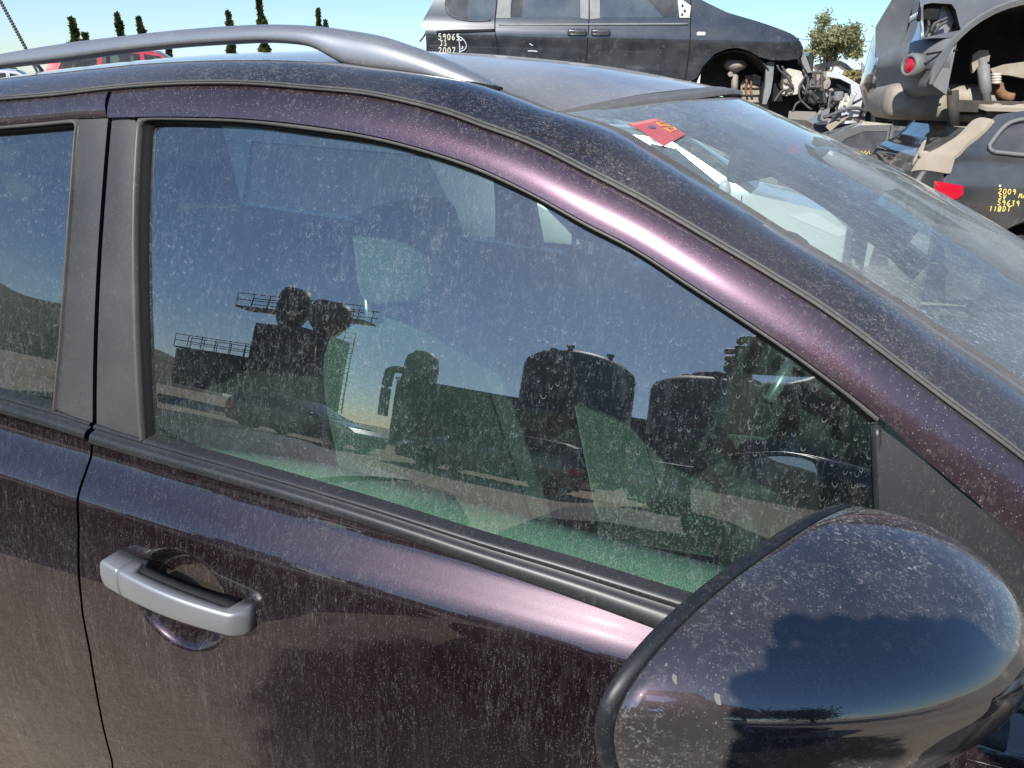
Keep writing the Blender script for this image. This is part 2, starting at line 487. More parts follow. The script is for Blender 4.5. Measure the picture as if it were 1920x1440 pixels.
GAP = [(214,168),(210,219),(198,365),(189,500),(183,640),(181,790),(174,823),(153,904),(149,1009),(151,1101),(158,1170),(172,1238),(197,1376),(215,1440),(245,1600)]
N = 90
gap3 = [on_side(*p) for p in GAP]
gz = np.array([p[2] for p in gap3][::-1]); gx = np.array([p[0] for p in gap3][::-1])
def gap_x(z): return float(np.interp(z, gz, gx))

# ---- doors
front_door = empty('front_door', parent=car)
rear_door = empty('rear_door', parent=car)
DISH = on_side(340, 1128)
def door_pt(x, z, off=0.0):
    y = side_y(x, z)-off
    r = math.hypot((x-DISH[0])/0.066, (z-DISH[2])/0.063)
    if r < 1.12:
        k = min(1, max(0, (1.12-r)/0.34)); k = k*k*(3-2*k)
        y += 0.031*k*(0.75+0.25*(1-min(r, 1)**2))
    return np.array([x, y, z])
def skin(name, x_left, x_right, nx, mat, parent, hs):
    rows = []
    for h in hs:
        z0 = belt_z(0.3)+h
        xl = x_left(z0) if callable(x_left) else x_left
        xr = x_right(z0) if callable(x_right) else x_right
        rows.append([door_pt(x, belt_z(x)+h) for x in np.linspace(xl, xr, nx)])
    return loft(name, rows, mat, parent, solid=0.010)
hs = list(np.linspace(-0.016, -0.13, 34))+list(np.linspace(-0.133, -0.30, 64))+list(np.linspace(-0.31, -0.72, 30))
skin('door_skin', lambda z: gap_x(z)+0.0021, 1.16, 320, M['paint'], front_door, hs)
skin('door_skin', -1.02, lambda z: gap_x(z)-0.0021, 90, M['paint'], rear_door, hs)
# inner backing behind the shut line
Bk = [np.array([gap_x(z)+dx, side_y(gap_x(z), z)+0.020, z]) for dx in (-0.06, 0.06) for z in np.linspace(0.3, 1.44, 30)]
loft('door_shut_face', [Bk[:30], Bk[30:]], M['dark'], car)

# painted upper frames
lo = sidec(G_OUT, N); up = sidec(S_LOW[2:], N)
strip('upper_frame', lo, up, 8, M['paint_frame'], front_door, lambda f: 0.003+0.0072*(1-f), 0.003, solid=0.012)
rl = sidec([(-260,262),(-120,246),(0,236),(80,229),(152,222),(206,220)], 40); ru = sidec([(-260,214),(-120,202),(0,190),(109,181),(209,169)], 40)
strip('upper_frame', rl, ru, 6, M['paint_frame'], rear_door, 0.004, 0.005, solid=0.012)

# gutter seal along the roof edge and down the windscreen pillar
sl = sidec([(-260,214),(-120,202)]+S_LOW, 130)
rows = []
prof = [(0.0, 0.000), (0.15, 0.0045), (0.40, 0.0065), (0.55, 0.004), (0.65, 0.001), (0.75, 0.004), (1.0, 0.001)]
su = sidec([(-258,204),(-118,192)]+S_UP, 130)
for f, o in prof:
    rows.append([lay(a+(b-a)*f, o+0.003) for a, b in zip(sl, su)])
loft('gutter_seal', rows, M['rubber'], car, solid=0.006)

# pillar covers beside the shut line
fa = sidec([(214,221),(202,365),(193,500),(187,640),(185,792)], 30); fb = sidec([(258,221),(250,365),(250,500),(255,640),(271,820)], 30)
strip('pillar_cover', fa, fb, 4, M['pillar_trim'], front_door, 0.003, 0.002, solid=0.006)
ra = sidec([(151,224),(141,365),(131,500),(121,640),(111,766)], 30); rb = sidec([(206,222),(194,365),(185,500),(179,640),(177,790)], 30)
strip('pillar_cover', ra, rb, 4, M['pillar_trim'], rear_door, 0.003, 0.002, solid=0.006)

# window seals: a raised lip around the pane
def lip(name, A, B, parent, mat=None):
    rows = []
    for f, o in [(0, 0.002), (0.15, 0.007), (0.40, 0.008), (0.60, 0.005), (0.66, 0.001)]:
        rows.append([lay(a+(b-a)*f, o) for a, b in zip(A, B)])
    loft('glass_run', [[lay(a+(b-a)*f, o) for a, b in zip(A, B)] for f, o in [(0.62, 0.001), (0.8, -0.004), (1.05, -0.006), (1.12, -0.012)]], M['dark'], parent, solid=0.002)
    return loft(name, rows, mat or M['rubber'], parent, solid=0.004)
outer = [(268,822),(256,640),(252,500),(252,365),(259,240),(262,224),(272,218)]+G_OUT[2:16]
inner = [(277,822),(269,640),(266,500),(268,365),(274,250),(278,238),(288,232)]+G_IN[1:]
lip('window_seal', sidec(outer, 150), sidec(inner, 150), front_door)
ro = [(-260,262),(-120,246),(0,236),(80,229),(142,223),(152,228),(150,250),(142,365),(132,500),(122,640),(110,768)]
ri = [(-260,272),(-120,257),(0,247),(80,241),(140,236),(147,240),(144,256),(134,365),(124,500),(115,640),(104,764)]
lip('window_seal', sidec(ro, 90), sidec(ri, 90), rear_door)

# belt trims
BG = [(181,793),(275,821),(480,879),(700,944),(900,1007),(1075,1058),(1285,1123),(1480,1183),(1700,1252),(1900,1316)]
BL = [(179,828),(275,856),(480,914),(700,983),(900,1053),(1075,1114),(1250,1178),(1450,1250),(1680,1332),(1880,1400)]
def belt(A, B, parent):
    rows = []
    for f, o in [(-0.10, -0.010), (0.0, -0.001), (0.10, 0.004), (0.22, 0.0045), (0.30, 0.001), (0.36, 0.001), (0.42, 0.007), (0.55, 0.0095), (0.85, 0.0105), (1.0, 0.007), (1.02, 0.001)]:
        rows.append([lay(a+(b-a)*f, o+0.001) for a, b in zip(A, B)])
    return loft('belt_trim', rows, M['plastic'], parent, solid=0.003)
belt(sidec(BG, 80), sidec(BL, 80), front_door)
belt(sidec([(-260,662),(-120,700),(0,736),(108,767),(174,789)], 40), sidec([(-260,688),(-120,730),(0,768),(108,800),(170,820)], 40), rear_door)

# panes
def pane(name, top, bot, mat, parent, off=-0.009, n=60, m=14):
    A = sidec(top, n); B = sidec(bot, n)
    return strip(name, A, B, m, mat, parent, off)
pane('window_glass', [(266,226),(328,222),(456,226),(583,242),(700,259),(800,284),(900,320),(1000,366),(1096,420),(1192,470),(1287,533),(1383,596),(1479,660),(1575,730),(1660,800)],
     [(258,830),(700,962),(900,1025),(1075,1075),(1285,1140),(1480,1200),(1690,1262)], M['glass_side'], front_door)
pane('window_glass', [(-260,264),(-120,248),(0,239),(80,233),(152,230)], [(-260,680),(-120,717),(0,752),(60,770),(114,784)], M['glass_side'], rear_door, n=30)

# black sail panel at the front of the window
sa = sidec([(1641,792),(1720,852),(1784,906),(1867,976),(1920,1032),(2010,1118)], 40)
sb = sidec([(1660,1245),(1720,1264),(1784,1284),(1867,1310),(1920,1328),(2010,1356)], 40)
strip('sail_panel', sa, sb, 16, M['plastic'], front_door, lambda f: 0.004+0.004*math.sin(f*3.14), solid=0.008)
tube('sail_edge', sidec([(1644,797),(1648,900),(1652,1000),(1660,1100),(1672,1240)], 24), 0.0055, M['plastic'], front_door)

# door handle: grip, lock cover and the paddle's dark gasket
def handle_piece(name, x0, x1, mat, n=22, slim=0.0, base_dz=0.0, y_out=0.043, hh=0.0200):
    rows = []
    for i in range(n+1):
        f = i/n; x = x0+(x1-x0)*f
        g = (x-HX0)/(HX1-HX0)
        zc = HZ0+(HZ1-HZ0)*g
        bow = 0.010*math.sin(math.pi*min(max(g, 0), 1))
        ys = side_y(x, zc)
        yo = ys-(y_out-0.016+bow)+slim
        yi = ys-0.017-bow*0.4
        if g < 0.24 or g > 0.90: yi = ys+0.004
        e = min(g/0.03, (1-g)/0.03, 1.0); e = math.sqrt(max(e, 0.06))
        hz = (hh-0.004*g)*(0.80+0.20*e)-slim
        if g > 0.9: yo += 0.004*((g-0.9)/0.1)**2*4
        c = 0.0034
        sec = [(yi, -hz), (yo+c, -hz), (yo+c*0.3, -hz+c*0.5), (yo, -hz+c*1.6), (yo-0.0015, 0), (yo, hz-c*1.6), (yo+c*0.3, hz-c*0.5), (yo+c, hz), (yi, hz)]
        rows.append([np.array([x, y, zc+z]) for y, z in sec])
    return loft(name, rows, mat, front_door, wrap=True, caps=True)
HA, HB = on_surf(186, 1078, lambda x, z: side_y(x, z)-0.03), on_surf(452, 1184, lambda x, z: side_y(x, z)-0.03)
HX0, HX1, HZ0, HZ1 = HA[0], HB[0], HA[2], HB[2]
xs = HX0+0.155*(HX1-HX0)
handle_piece('handle_lock_cover', HX0, xs-0.0006, M['silver_clean'], 8)
handle_piece('door_handle', xs+0.0006, HX1-0.002, M['silver_clean'], 40)
handle_piece('handle_gasket', HX0-0.0015, HX1+0.0035, M['dark'], 30, slim=-0.0018, y_out=0.014)

# ---- cant rail / windscreen pillar outside the gutter
D_PX = [(-260,205),(-120,180),(0,163),(89,151),(177,142),(266,132),(340,127),(474,124),(638,127),(740,142),(830,154),(919,169),(1007,200),(1029,211)]
W_PX = [(1060,219),(1110,231),(1168,252),(1287,326),(1383,385),(1479,446),(1575,502),(1671,562),(1767,625),(1863,687),(1920,727),(2020,800),(2120,872)]
def edge_y(x, z): return 0.245 if x < 0.527 else 0.245+0.022*min(1, (x-0.527)/0.02)*0-0.10*(x-0.527)
edge = [on_surf(u, v, edge_y) for u, v in D_PX+W_PX]
n_e = 120
ee = crm(edge, n_e)
ss = crm([on_side(*p) for p in [(-258,204),(-118,192)]+S_UP[:-1]], n_e)
# match by x so that the sheet runs straight across
ex = np.array([p[0] for p in ee]); sx = np.array([p[0] for p in ss])
xs_ = np.linspace(max(ex[0], sx[0]), min(ex[-1], sx[-1]), n_e)
def curve_at(C_, key, x): return np.array([x, np.interp(x, key, [p[1] for p in C_]), np.interp(x, key, [p[2] for p in C_])])
rows = []
for k in range(11):
    f = k/10
    row = []
    for x in xs_:
        a = curve_at(ss, sx, x); a[1] = side_y(a[0], a[2])-0.004
        b = curve_at(ee, ex, x)
        # bow outwards between gutter and glass edge
        p = a+(b-a)*f
        nrm = np.array([0, -(b[2]-a[2])-0.35*(b[1]-a[1]), (b[1]-a[1])]); nrm = np.array([0.25*max(0, x-0.5), -0.45, 0.9]); nrm /= np.linalg.norm(nrm)
        row.append(p+nrm*0.016*math.sin(math.pi*f)**0.9)
    rows.append(row)
loft('cant_rail', rows, M['paint_top'], car, solid=0.012)

# ---- roof
edge_x = np.array([p[0] for p in ee]); edge_z = np.array([p[2] for p in ee])
def roof_edge_z(x): return float(np.interp(x, edge_x, edge_z)) if x > edge_x[0] else edge_z[0]-0.06*(edge_x[0]-x)-0.035*(edge_x[0]-x)**2
CY = 0.80
HWID = CY-0.258
_cx = [-2.05,-1.2,-0.815,-0.619,-0.475,-0.32,-0.15,0.0,0.108,0.255,0.386,0.471,0.552,0.63,0.70]
_cz = [1.30,1.405,1.451,1.476,1.490,1.502,1.511,1.514,1.515,1.512,1.504,1.496,1.484,1.471,1.458]
_cr = pchip(_cx, [z-0.002 for z in _cz])
def crown_z(x): return _cr(x)
def head_x(y): s = abs(y-CY)/HWID; return 0.672-0.135*s**2.2
def roof_pt(x, y):
    s = min(1.0, abs(y-CY)/HWID)
    ze = roof_edge_z(x); zc = crown_z(x)
    return np.array([x, y, ze+max(zc-ze, 0.012)*(1-s**2.3)-0.004*s**8])
rows = []
ynodes = CY+HWID*np.sin(np.linspace(-math.pi/2, math.pi/2, 61))
for i in range(81):
    row = []
    for y in ynodes:
        x1 = head_x(y)-0.016
        x = -2.05+(x1+2.05)*(i/80)
        row.append(roof_pt(x, y))
    rows.append(row)
loft('roof_panel', rows, M['paint_roof'], car, solid=0.010)
# ditch moulding between roof and cant rail
rows = []
for f, dz in [(0, 0.000), (0.3, -0.004), (0.5, 0.002), (0.8, 0.003), (1.0, -0.003), (1.3, -0.006)]:
    rows.append([np.array([x, 0.243+0.016*f, roof_edge_z(x)+dz]) for x in np.linspace(-0.95, 0.53, 90)])
loft('roof_ditch_moulding', rows, M['rubber'], car, solid=0.004)
rows = [[p*np.array([1, 0, 1])+np.array([0, 2*CY-p[1], 0]) for p in r] for r in rows]
loft('roof_ditch_moulding', rows, M['rubber'], car, solid=0.004)

# ---- windscreen: near edge from the picture, mirrored to the far side, bowed between
WS = [on_surf(u, v, edge_y) for u, v in [(1040,214)]+W_PX]
ws_n = 40
near = crm(WS, ws_n)
last = near[-1]; dirn = near[-1]-near[-4]; dirn /= np.linalg.norm(dirn)
near = crm(list(near)+[last+dirn*0.2, last+dirn*0.42], ws_n)
mid_top = np.array([0.690, CY, crown_z(0.690)-0.009]); mid_bot = np.array([1.66, CY, near[-1][2]+0.035])
rows = []
for i, e in enumerate(near):
    f = i/(ws_n-1)
    m = mid_top+(mid_bot-mid_top)*f+np.array([0.0, 0, 0.045*math.sin(math.pi*f)])
    row = []
    for y in np.linspace(e[1], 2*CY-e[1], 41):
        s = abs(y-CY)/(CY-e[1])
        g = s**2.4
        row.append(np.array([m[0]+(e[0]-m[0])*g, y, m[2]+(e[2]-m[2])*g]))
    rows.append(row)
ws_rows = rows
windscreen = loft('windscreen', rows, M['glass_ws'], car)
# header seal: two ridges across the top of the glass
rows = []
for o, dz in [(-0.022, -0.004), (-0.020, 0.002), (-0.013, 0.0045), (-0.006, 0.001), (-0.003, 0.001), (0.004, 0.0045), (0.012, 0.003), (0.014, -0.003)]:
    row = []
    for y in np.linspace(CY-HWID-0.004, CY+HWID+0.004, 61):
        x = head_x(y)+0.004
        p = roof_pt(x, y); row.append(p+np.array([o, 0, dz-0.12*o-0.001]))
    rows.append(row)
loft('header_seal', rows, M['rubber'], car, solid=0.004)
# dark edge along the near side of the glass
loft('windscreen_edge_seal', [[p+np.array([0, 0, 0.001])-np.array([0, 0.004, 0]) for p in near], [p+np.array([0.004, 0.006, 0.003]) for p in near]], M['rubber'], car, solid=0.003)
# red inspection sticker inside the top corner of the glass
def ws_pt(a, b):
    i = min(max(a, 0), 0.999)*(ws_n-1); j = min(max(b, 0), 0.999)*40
    i0, j0 = int(i), int(j); fi, fj = i-i0, j-j0
    P = ws_rows
    return (P[i0][j0]*(1-fi)*(1-fj)+P[i0+1][j0]*fi*(1-fj)+P[i0][j0+1]*(1-fi)*fj+P[i0+1][j0+1]*fi*fj)
_grid = [(a, b, ws_pt(a, b)) for a in np.linspace(0, 0.5, 60) for b in np.linspace(0, 0.5, 60)]
def px_of(P):
    d = P-CAM_POS; z = d @ CF
    return np.array([960+FOCAL*(d @ CR)/z, 720-FOCAL*(d @ CU)/z])
def ws_at(u, v):
    return min(_grid, key=lambda g: float(np.sum((px_of(g[2])-np.array([u, v]))**2)))[:2]
q = [ws_at(*p) for p in [(1170,240),(1228,226),(1286,257),(1238,275)]]
def st(s, r, lift=-0.002):
    a = (q[0][0]*(1-s)+q[1][0]*s)*(1-r)+(q[3][0]*(1-s)+q[2][0]*s)*r
    b = (q[0][1]*(1-s)+q[1][1]*s)*(1-r)+(q[3][1]*(1-s)+q[2][1]*s)*r
    return ws_pt(a, b)+np.array([-0.4, 0, -0.9])*(-lift)*-1 if False else ws_pt(a, b)+np.array([0.0012, -0.0008, 0.0022])
sticker = loft('inspection_sticker', [[st(s, r) for s in np.linspace(0, 1, 8)] for r in np.linspace(0, 1, 8)], M['sticker_red'], windscreen)
def st_mark(pts, w, mat, name):
    mm = Multi()
    for a, b in zip(pts[:-1], pts[1:]):
        A, B = st(*a)+np.array([0.0003, -0.0002, 0.0006]), st(*b)+np.array([0.0003, -0.0002, 0.0006])
        mm.tube([A, B], w, 5)
    return mm.build(name, mat, sticker)
mm = Multi()
for k in range(11):
    s0 = 0.06+k*0.075
    mm.tube([st(s0, 0.02)+np.array([0.0003, -0.0002, 0.0006]), st(s0+0.01, 0.15)+np.array([0.0003, -0.0002, 0.0006])], 0.0006, 5)
mm.build('sticker_ticks', plain('pale_red_print', (0.75, 0.25, 0.24), 0.5), sticker)
st_mark([(0.98,0.30),(0.72,0.22),(0.70,0.38),(0.95,0.44)], 0.0007, M['sticker_gold'], 'sticker_letter')
st_mark([(0.66,0.40),(0.92,0.52),(0.62,0.56)], 0.0007, M['sticker_gold'], 'sticker_letter')
st_mark([(0.92,0.60),(0.66,0.58),(0.68,0.72),(0.92,0.74),(0.92,0.60)], 0.0007, M['sticker_gold'], 'sticker_letter')
mesh_obj('sticker_seal', [st(0.40+0.10*math.cos(a), 0.36+0.09*math.sin(a))+np.array([0.0003, -0.0002, 0.0006]) for a in np.linspace(0, 6.283, 13)[:-1]], [tuple(range(12))], M['sticker_blue'], sticker)

# ---- roof rails
RU = [(-300,165),(-150,126),(0,98),(109,80),(219,66),(328,54),(437,46),(510,44),(583,47),(656,57),(700,65),(740,77),(803,100),(865,128),(905,148),(919,158)]
RL = [(-300,196),(-150,156),(0,128),(109,116),(219,101),(328,89),(437,82),(510,80),(583,88),(625,111),(655,125),(700,132),(780,142),(850,156),(890,162),(917,163)]
ru_ = crm([at_y(u, v, 0.240) for u, v in RU], 90); rl_ = crm([at_y(u, v, 0.240) for u, v in RL], 90)
rlx = np.array([p[0] for p in rl_]); rlz = np.array([p[2] for p in rl_])
def rail(flip):
    rows = []
    for i, a in enumerate(ru_):
        x = a[0]; zt = a[2]; zb_ = float(np.interp(x, rlx, rlz))
        zb_ = min(zb_, zt-0.002)
        w = 0.021*min(1.0, 0.30+(ru_[-1][0]-x)/0.10)
        row = []
        for k in range(20):
            an = 2*math.pi*k/20
            c, s = math.cos(an), math.sin(an)
            ee_ = 0.75
            yy = 0.252+w*math.copysign(abs(c)**ee_, c)+0.012*(0.5*s)
            zz = (zt+zb_)/2+(zt-zb_)/2*math.copysign(abs(s)**ee_, s)
            row.append(np.array([x, yy if not flip else 2*CY-yy, zz]))
        rows.append(row)
    o = loft('roof_rail', rows, M['silver'], car, wrap=True, caps=True)
    yb = 0.252 if not flip else 2*CY-0.252
    xf = ru_[-1][0]
    f = loft('rail_gasket', [[np.array([x, yb+d*(0.021 if x < xf-0.02 else 0.010), roof_edge_z(x)+dz]) for d, dz in ((-1, -0.004), (-1, 0.006), (1, 0.006), (1, -0.004))] for x in np.linspace(xf-0.27, xf+0.008, 20)], M['dark'], o, wrap=True, caps=True)
    return o
rail(False); rail(True)

# ---- roof aerial with a twisted whip
A0 = at_y(88, 152, CY); A1 = at_y(60, 112, CY); A2 = at_y(-8, -14, CY)
aer = empty('roof_aerial', parent=car)
tube('aerial_base', [A0-np.array([0, 0, 0.02]), A0+(A1-A0)*0.5, A1], [0.012, 0.009, 0.006], M['plastic'], aer)
tube('aerial_rod', [A1, A2], 0.0026, M['rubber'], aer)
hel = []
for k in range(220):
    f = 0.15+0.85*k/219; a = k*0.62; p = A1+(A2-A1)*f
    hel.append(p+np.array([math.cos(a), math.sin(a)*0.7, 0])*0.0042)
tube('aerial_winding', hel, 0.0016, M['rubber'], aer, sides=5)

# ---- wing mirror
mirror = empty('wing_mirror', parent=car)
RP = np.array([0.90, -0.035, 0.0]); E1 = np.array([-0.482, -0.876, 0.0])
RIM = [(0.0,1.116),(0.016,1.129),(0.068,1.136),(0.127,1.134),(0.184,1.129),(0.224,1.122),(0.256,1.112),(0.281,1.099),(0.296,1.086),(0.302,1.071),(0.302,1.056),(0.295,1.031),(0.280,0.998),(0.248,0.972),(0.19,0.956),(0.10,0.952),(0.03,0.957),(0.0,0.975),(-0.012,1.01),(-0.012,1.075)]
rim = crm([RP+E1*s+np.array([0, 0, z]) for s, z in RIM], 96, closed=True)
rc = np.mean(rim, axis=0)
AX = np.array([1.0, 0.10, -0.01]); AX /= np.linalg.norm(AX)
def ring(scale, depth): return [rc+(p-rc)*scale+AX*depth for p in rim]
loft('mirror_rim', [ring(0.95, 0.010), ring(0.95, 0.0), ring(0.972, -0.0035), ring(0.991, -0.0015), ring(0.998, 0.003), ring(0.998, 0.0085), ring(0.985, 0.0095), ring(0.96, 0.0095)], dusty('mirror_rim_plastic', (0.010, 0.012, 0.016), rough=0.45, film=(0.0, 0.03), worms=0.05, streaks=0.06, specks=0.1), mirror, wrap=True)
loft('mirror_seam', [ring(0.97, 0.008), ring(0.985, 0.0130)], M['dark'], mirror, wrap=True)
rows = [ring(0.96, 0.0115), ring(0.993, 0.0115), ring(1.000, 0.0130)]
for k in range(1, 31):
    ph = math.pi/2*k/30
    rows.append(ring(max(0.004, math.cos(ph)**1.15), 0.0130+0.182*math.sin(ph)))
loft('mirror_housing', rows, M['paint_mirror'], mirror, wrap=True)
mesh_obj('mirror_glass', ring(0.94, 0.008), [tuple(range(96))], plain('mirror_silver', (0.85, 0.87, 0.88), 0.02, 1.0), mirror, smooth=False)
foot = [np.array([0.985, 0.02, 0.955]), np.array([0.975, -0.03, 0.950]), np.array([0.955, -0.09, 0.965]), np.array([0.94, -0.12, 0.985])]
tube('mirror_foot', crm(foot, 12), [0.036]*6+[0.034]*6, M['plastic'], mirror, sides=12)
bird = plain('white_droppings', (0.20, 0.195, 0.18), 0.9)
def px_of(P):
    d = P-CAM_POS; z = d @ CF
    return np.array([960+FOCAL*(d @ CR)/z, 720-FOCAL*(d @ CU)/z])
_hv = [(p, r_i) for r_i, r_ in enumerate(rows[3:28]) for p in r_]
for u_, v_, s_ in ((1256, 1276, 0.0036), (1336, 1312, 0.0042), (1343, 1317, 0.0034), (1246, 1252, 0.0012), (1372, 1150, 0.0010)):
    hp_ = min(_hv, key=lambda q_: float(np.sum((px_of(q_[0])-np.array([u_, v_]))**2))+1e3*max(0.0, float((q_[0]-rc) @ CF)))[0]
    nn_ = hp_-(rc+AX*0.05); nn_ /= np.linalg.norm(nn_)
    ta_ = np.cross(nn_, [0, 0, 1]); ta_ /= np.linalg.norm(ta_); tb_ = np.cross(nn_, ta_)
    mesh_obj('dropping_spot', [hp_+nn_*0.0012]+[hp_+nn_*0.0004+s_*(ta_*math.cos(a)*(0.8+0.3*math.sin(3*a))+tb_*math.sin(a)*(1.0+0.25*math.cos(2*a))) for a in np.linspace(0, 2*math.pi, 17)[:-1]], [(0, k+1, (k+1) % 16+1) for k in range(16)], bird, mirror)

# ---- front wing, bonnet, far side, tail: the rest of the bodywork
def wing_row(h):
    return [np.array([x, side_y(x, belt_z(x)+h)+max(0, x-1.3)**2*0.12, belt_z(x)+h-max(0, x-1.25)*0.10]) for x in np.linspace(1.166, 2.25, 40)]
def wheel_cut(x, z, cx, r=0.335): return math.hypot(x-cx, z-0.31) < r
wh = [wing_row(h) for h in np.linspace(-0.016, -0.72, 40)]
def cut_loft(name, rows, mat, parent, cx):
    nr, nc = len(rows), len(rows[0]); v = [p for r in rows for p in r]
    f = [q_ for q_ in grid_faces(nr, nc) if not wheel_cut(*(lambda c: (c[0], c[2]))(np.mean([v[i] for i in q_], axis=0)), cx)]
    return mesh_obj(name, v, f, mat, parent, solid=0.01)
cut_loft('front_wing', wh, M['paint'], car, 1.55)
cut_loft('front_wing', [[np.array([p[0], 2*CY-p[1], p[2]]) for p in r] for r in wh], M['paint'], car, 1.55)
rq = [[np.array([x, side_y(x, min(belt_z(x)+h, roof_edge_z(x)-0.03))+max(0, -1.4-x)**2*0.2, min(belt_z(x)+h, roof_edge_z(x)-0.03-0.0004*i_)]) for x in np.linspace(-2.1, -1.026, 40)] for i_, h in enumerate(np.linspace(0.36, -0.72, 50))]
cut_loft('rear_quarter', rq, M['paint'], car, -1.05)
cut_loft('rear_quarter', [[np.array([p[0], 2*CY-p[1], p[2]]) for p in r] for r in rq], M['paint'], car, -1.05)
bon = []
for i in range(20):
    f = i/19
    row = []
    for y in np.linspace(0.06, 2*CY-0.06, 21):
        s = abs(y-CY)/0.74
        x0 = 1.70-0.42*s**2.2; x = x0+(2.30-0.22*s*s-x0)*f
        row.append(np.array([x, y, 0.985-0.04*s**2-0.13*f**1.6-0.03*s**4*f]))
    bon.append(row)
loft('bonnet', bon, M['paint_top'], car, solid=0.01)
bum = [[np.array([2.30-0.22*s*s+0.05*math.sin(f*3.14)*1.0, CY+0.74*s, 0.84-0.55*f]) for s in np.linspace(-1, 1, 21)] for f in np.linspace(0, 1, 8)]
loft('front_bumper', bum, M['paint'], car, solid=0.01)
tail = [[np.array([-2.08+0.16*s*s-0.10*min(1, f*2)+0.0, CY+0.72*s*(0.78+0.22*min(1, f*2.2)), roof_edge_z(-2.05)+0.02-1.05*f]) for s in np.linspace(-1, 1, 21)] for f in np.linspace(0, 1, 12)]
loft('tailgate', tail, M['paint'], car, solid=0.01)
def wheel(parent, x, y, out, r=0.31, w=0.19):
    mm = Multi().lathe([(r*0.62, -w/2), (r*0.93, -w/2), (r, -w*0.36), (r, w*0.36), (r*0.93, w/2), (r*0.62, w/2)], (x, y, r), 36, 'y')
    ty = mm.build('wheel', M['tyre'], parent, smooth=True)
    Multi().lathe([(0.03, out*w*0.40), (r*0.3, out*w*0.36), (r*0.5, out*w*0.30), (r*0.64, out*w*0.44), (r*0.64, -out*w*0.3), (0.03, -out*w*0.1)], (x, y, r), 36, 'y').build('rim', M['silver'], ty, smooth=True)
for x in (1.55, -1.05):
    wheel(car, x, 0.07, -1); wheel(car, x, 2*CY-0.07, 1)
# far side: lower doors, pillars and frame with open window apertures
fl = [[np.array([x, 2*CY-side_y(x, belt_z(x)+h), belt_z(x)+h]) for x in np.linspace(-1.02, 1.16, 40)] for h in np.linspace(0.0, -0.72, 24)]
loft('far_door', fl, M['paint'], car, solid=0.03)
mir = lambda p: np.array([p[0], 2*CY-p[1], p[2]])
loft('far_upper_frame', [[mir(lay(a+(b-a)*f, 0.004)) for a, b in zip(lo, up)] for f in np.linspace(0, 1, 5)], M['paint'], car, solid=0.03)
loft('far_upper_frame', [[mir(lay(a+(b-a)*f, 0.004)) for a, b in zip(rl, ru)] for f in np.linspace(0, 1, 5)], M['paint'], car, solid=0.03)
loft('far_pillar', [[mir(lay(a+(b-a)*f, 0.003)) for a, b in zip(ra, fb)] for f in (0, 0.5, 1)], M['pillar_trim'], car, solid=0.05)
cr_rows = []
for k in range(6):
    f = k/5
    cr_rows.append([mir(curve_at(ss, sx, x)+(curve_at(ee, ex, x)-curve_at(ss, sx, x))*f) for x in xs_[::2]])
loft('far_cant_rail', cr_rows, M['paint_top'], car, solid=0.03)

# ---- cabin
inner_card = []
for k, (dy, dz) in enumerate([(0.012, -0.004), (0.022, 0.010), (0.055, 0.014), (0.085, 0.006), (0.100, -0.018), (0.104, -0.10), (0.10, -0.40)]):
    inner_card.append([np.array([x, side_y(x, belt_z(x))+dy+0.012*0, belt_z(x)-0.012-0.012*x+dz-0.035*max(0, 1-x/0.3)]) for x in np.linspace(0.02, 1.02, 50)])
loft('door_inner_card', inner_card, M['trim_grain'], front_door, solid=0.004)
loft('door_inner_card', [[mir(p) for p in r] for r in inner_card], M['cabin'], car, solid=0.004)
rc_card = [[p+np.array([-1.06, 0.0, 0.06]) for p in r] for r in inner_card]
loft('door_inner_card', rc_card, M['cabin'], rear_door, solid=0.004)
loft('door_inner_card', [[mir(p) for p in r] for r in rc_card], M['cabin'], car, solid=0.004)
box('cabin_floor', (0.1, CY, 0.33), (3.0, 1.45, 0.06), M['cabin'], car)
hl = [[roof_pt(x, y)-np.array([0, 0, 0.035]) for y in np.linspace(CY-HWID, CY+HWID, 21)] for x in np.linspace(-1.95, 0.5, 24)]
loft('headliner', hl, M['headliner'], car, solid=0.004)

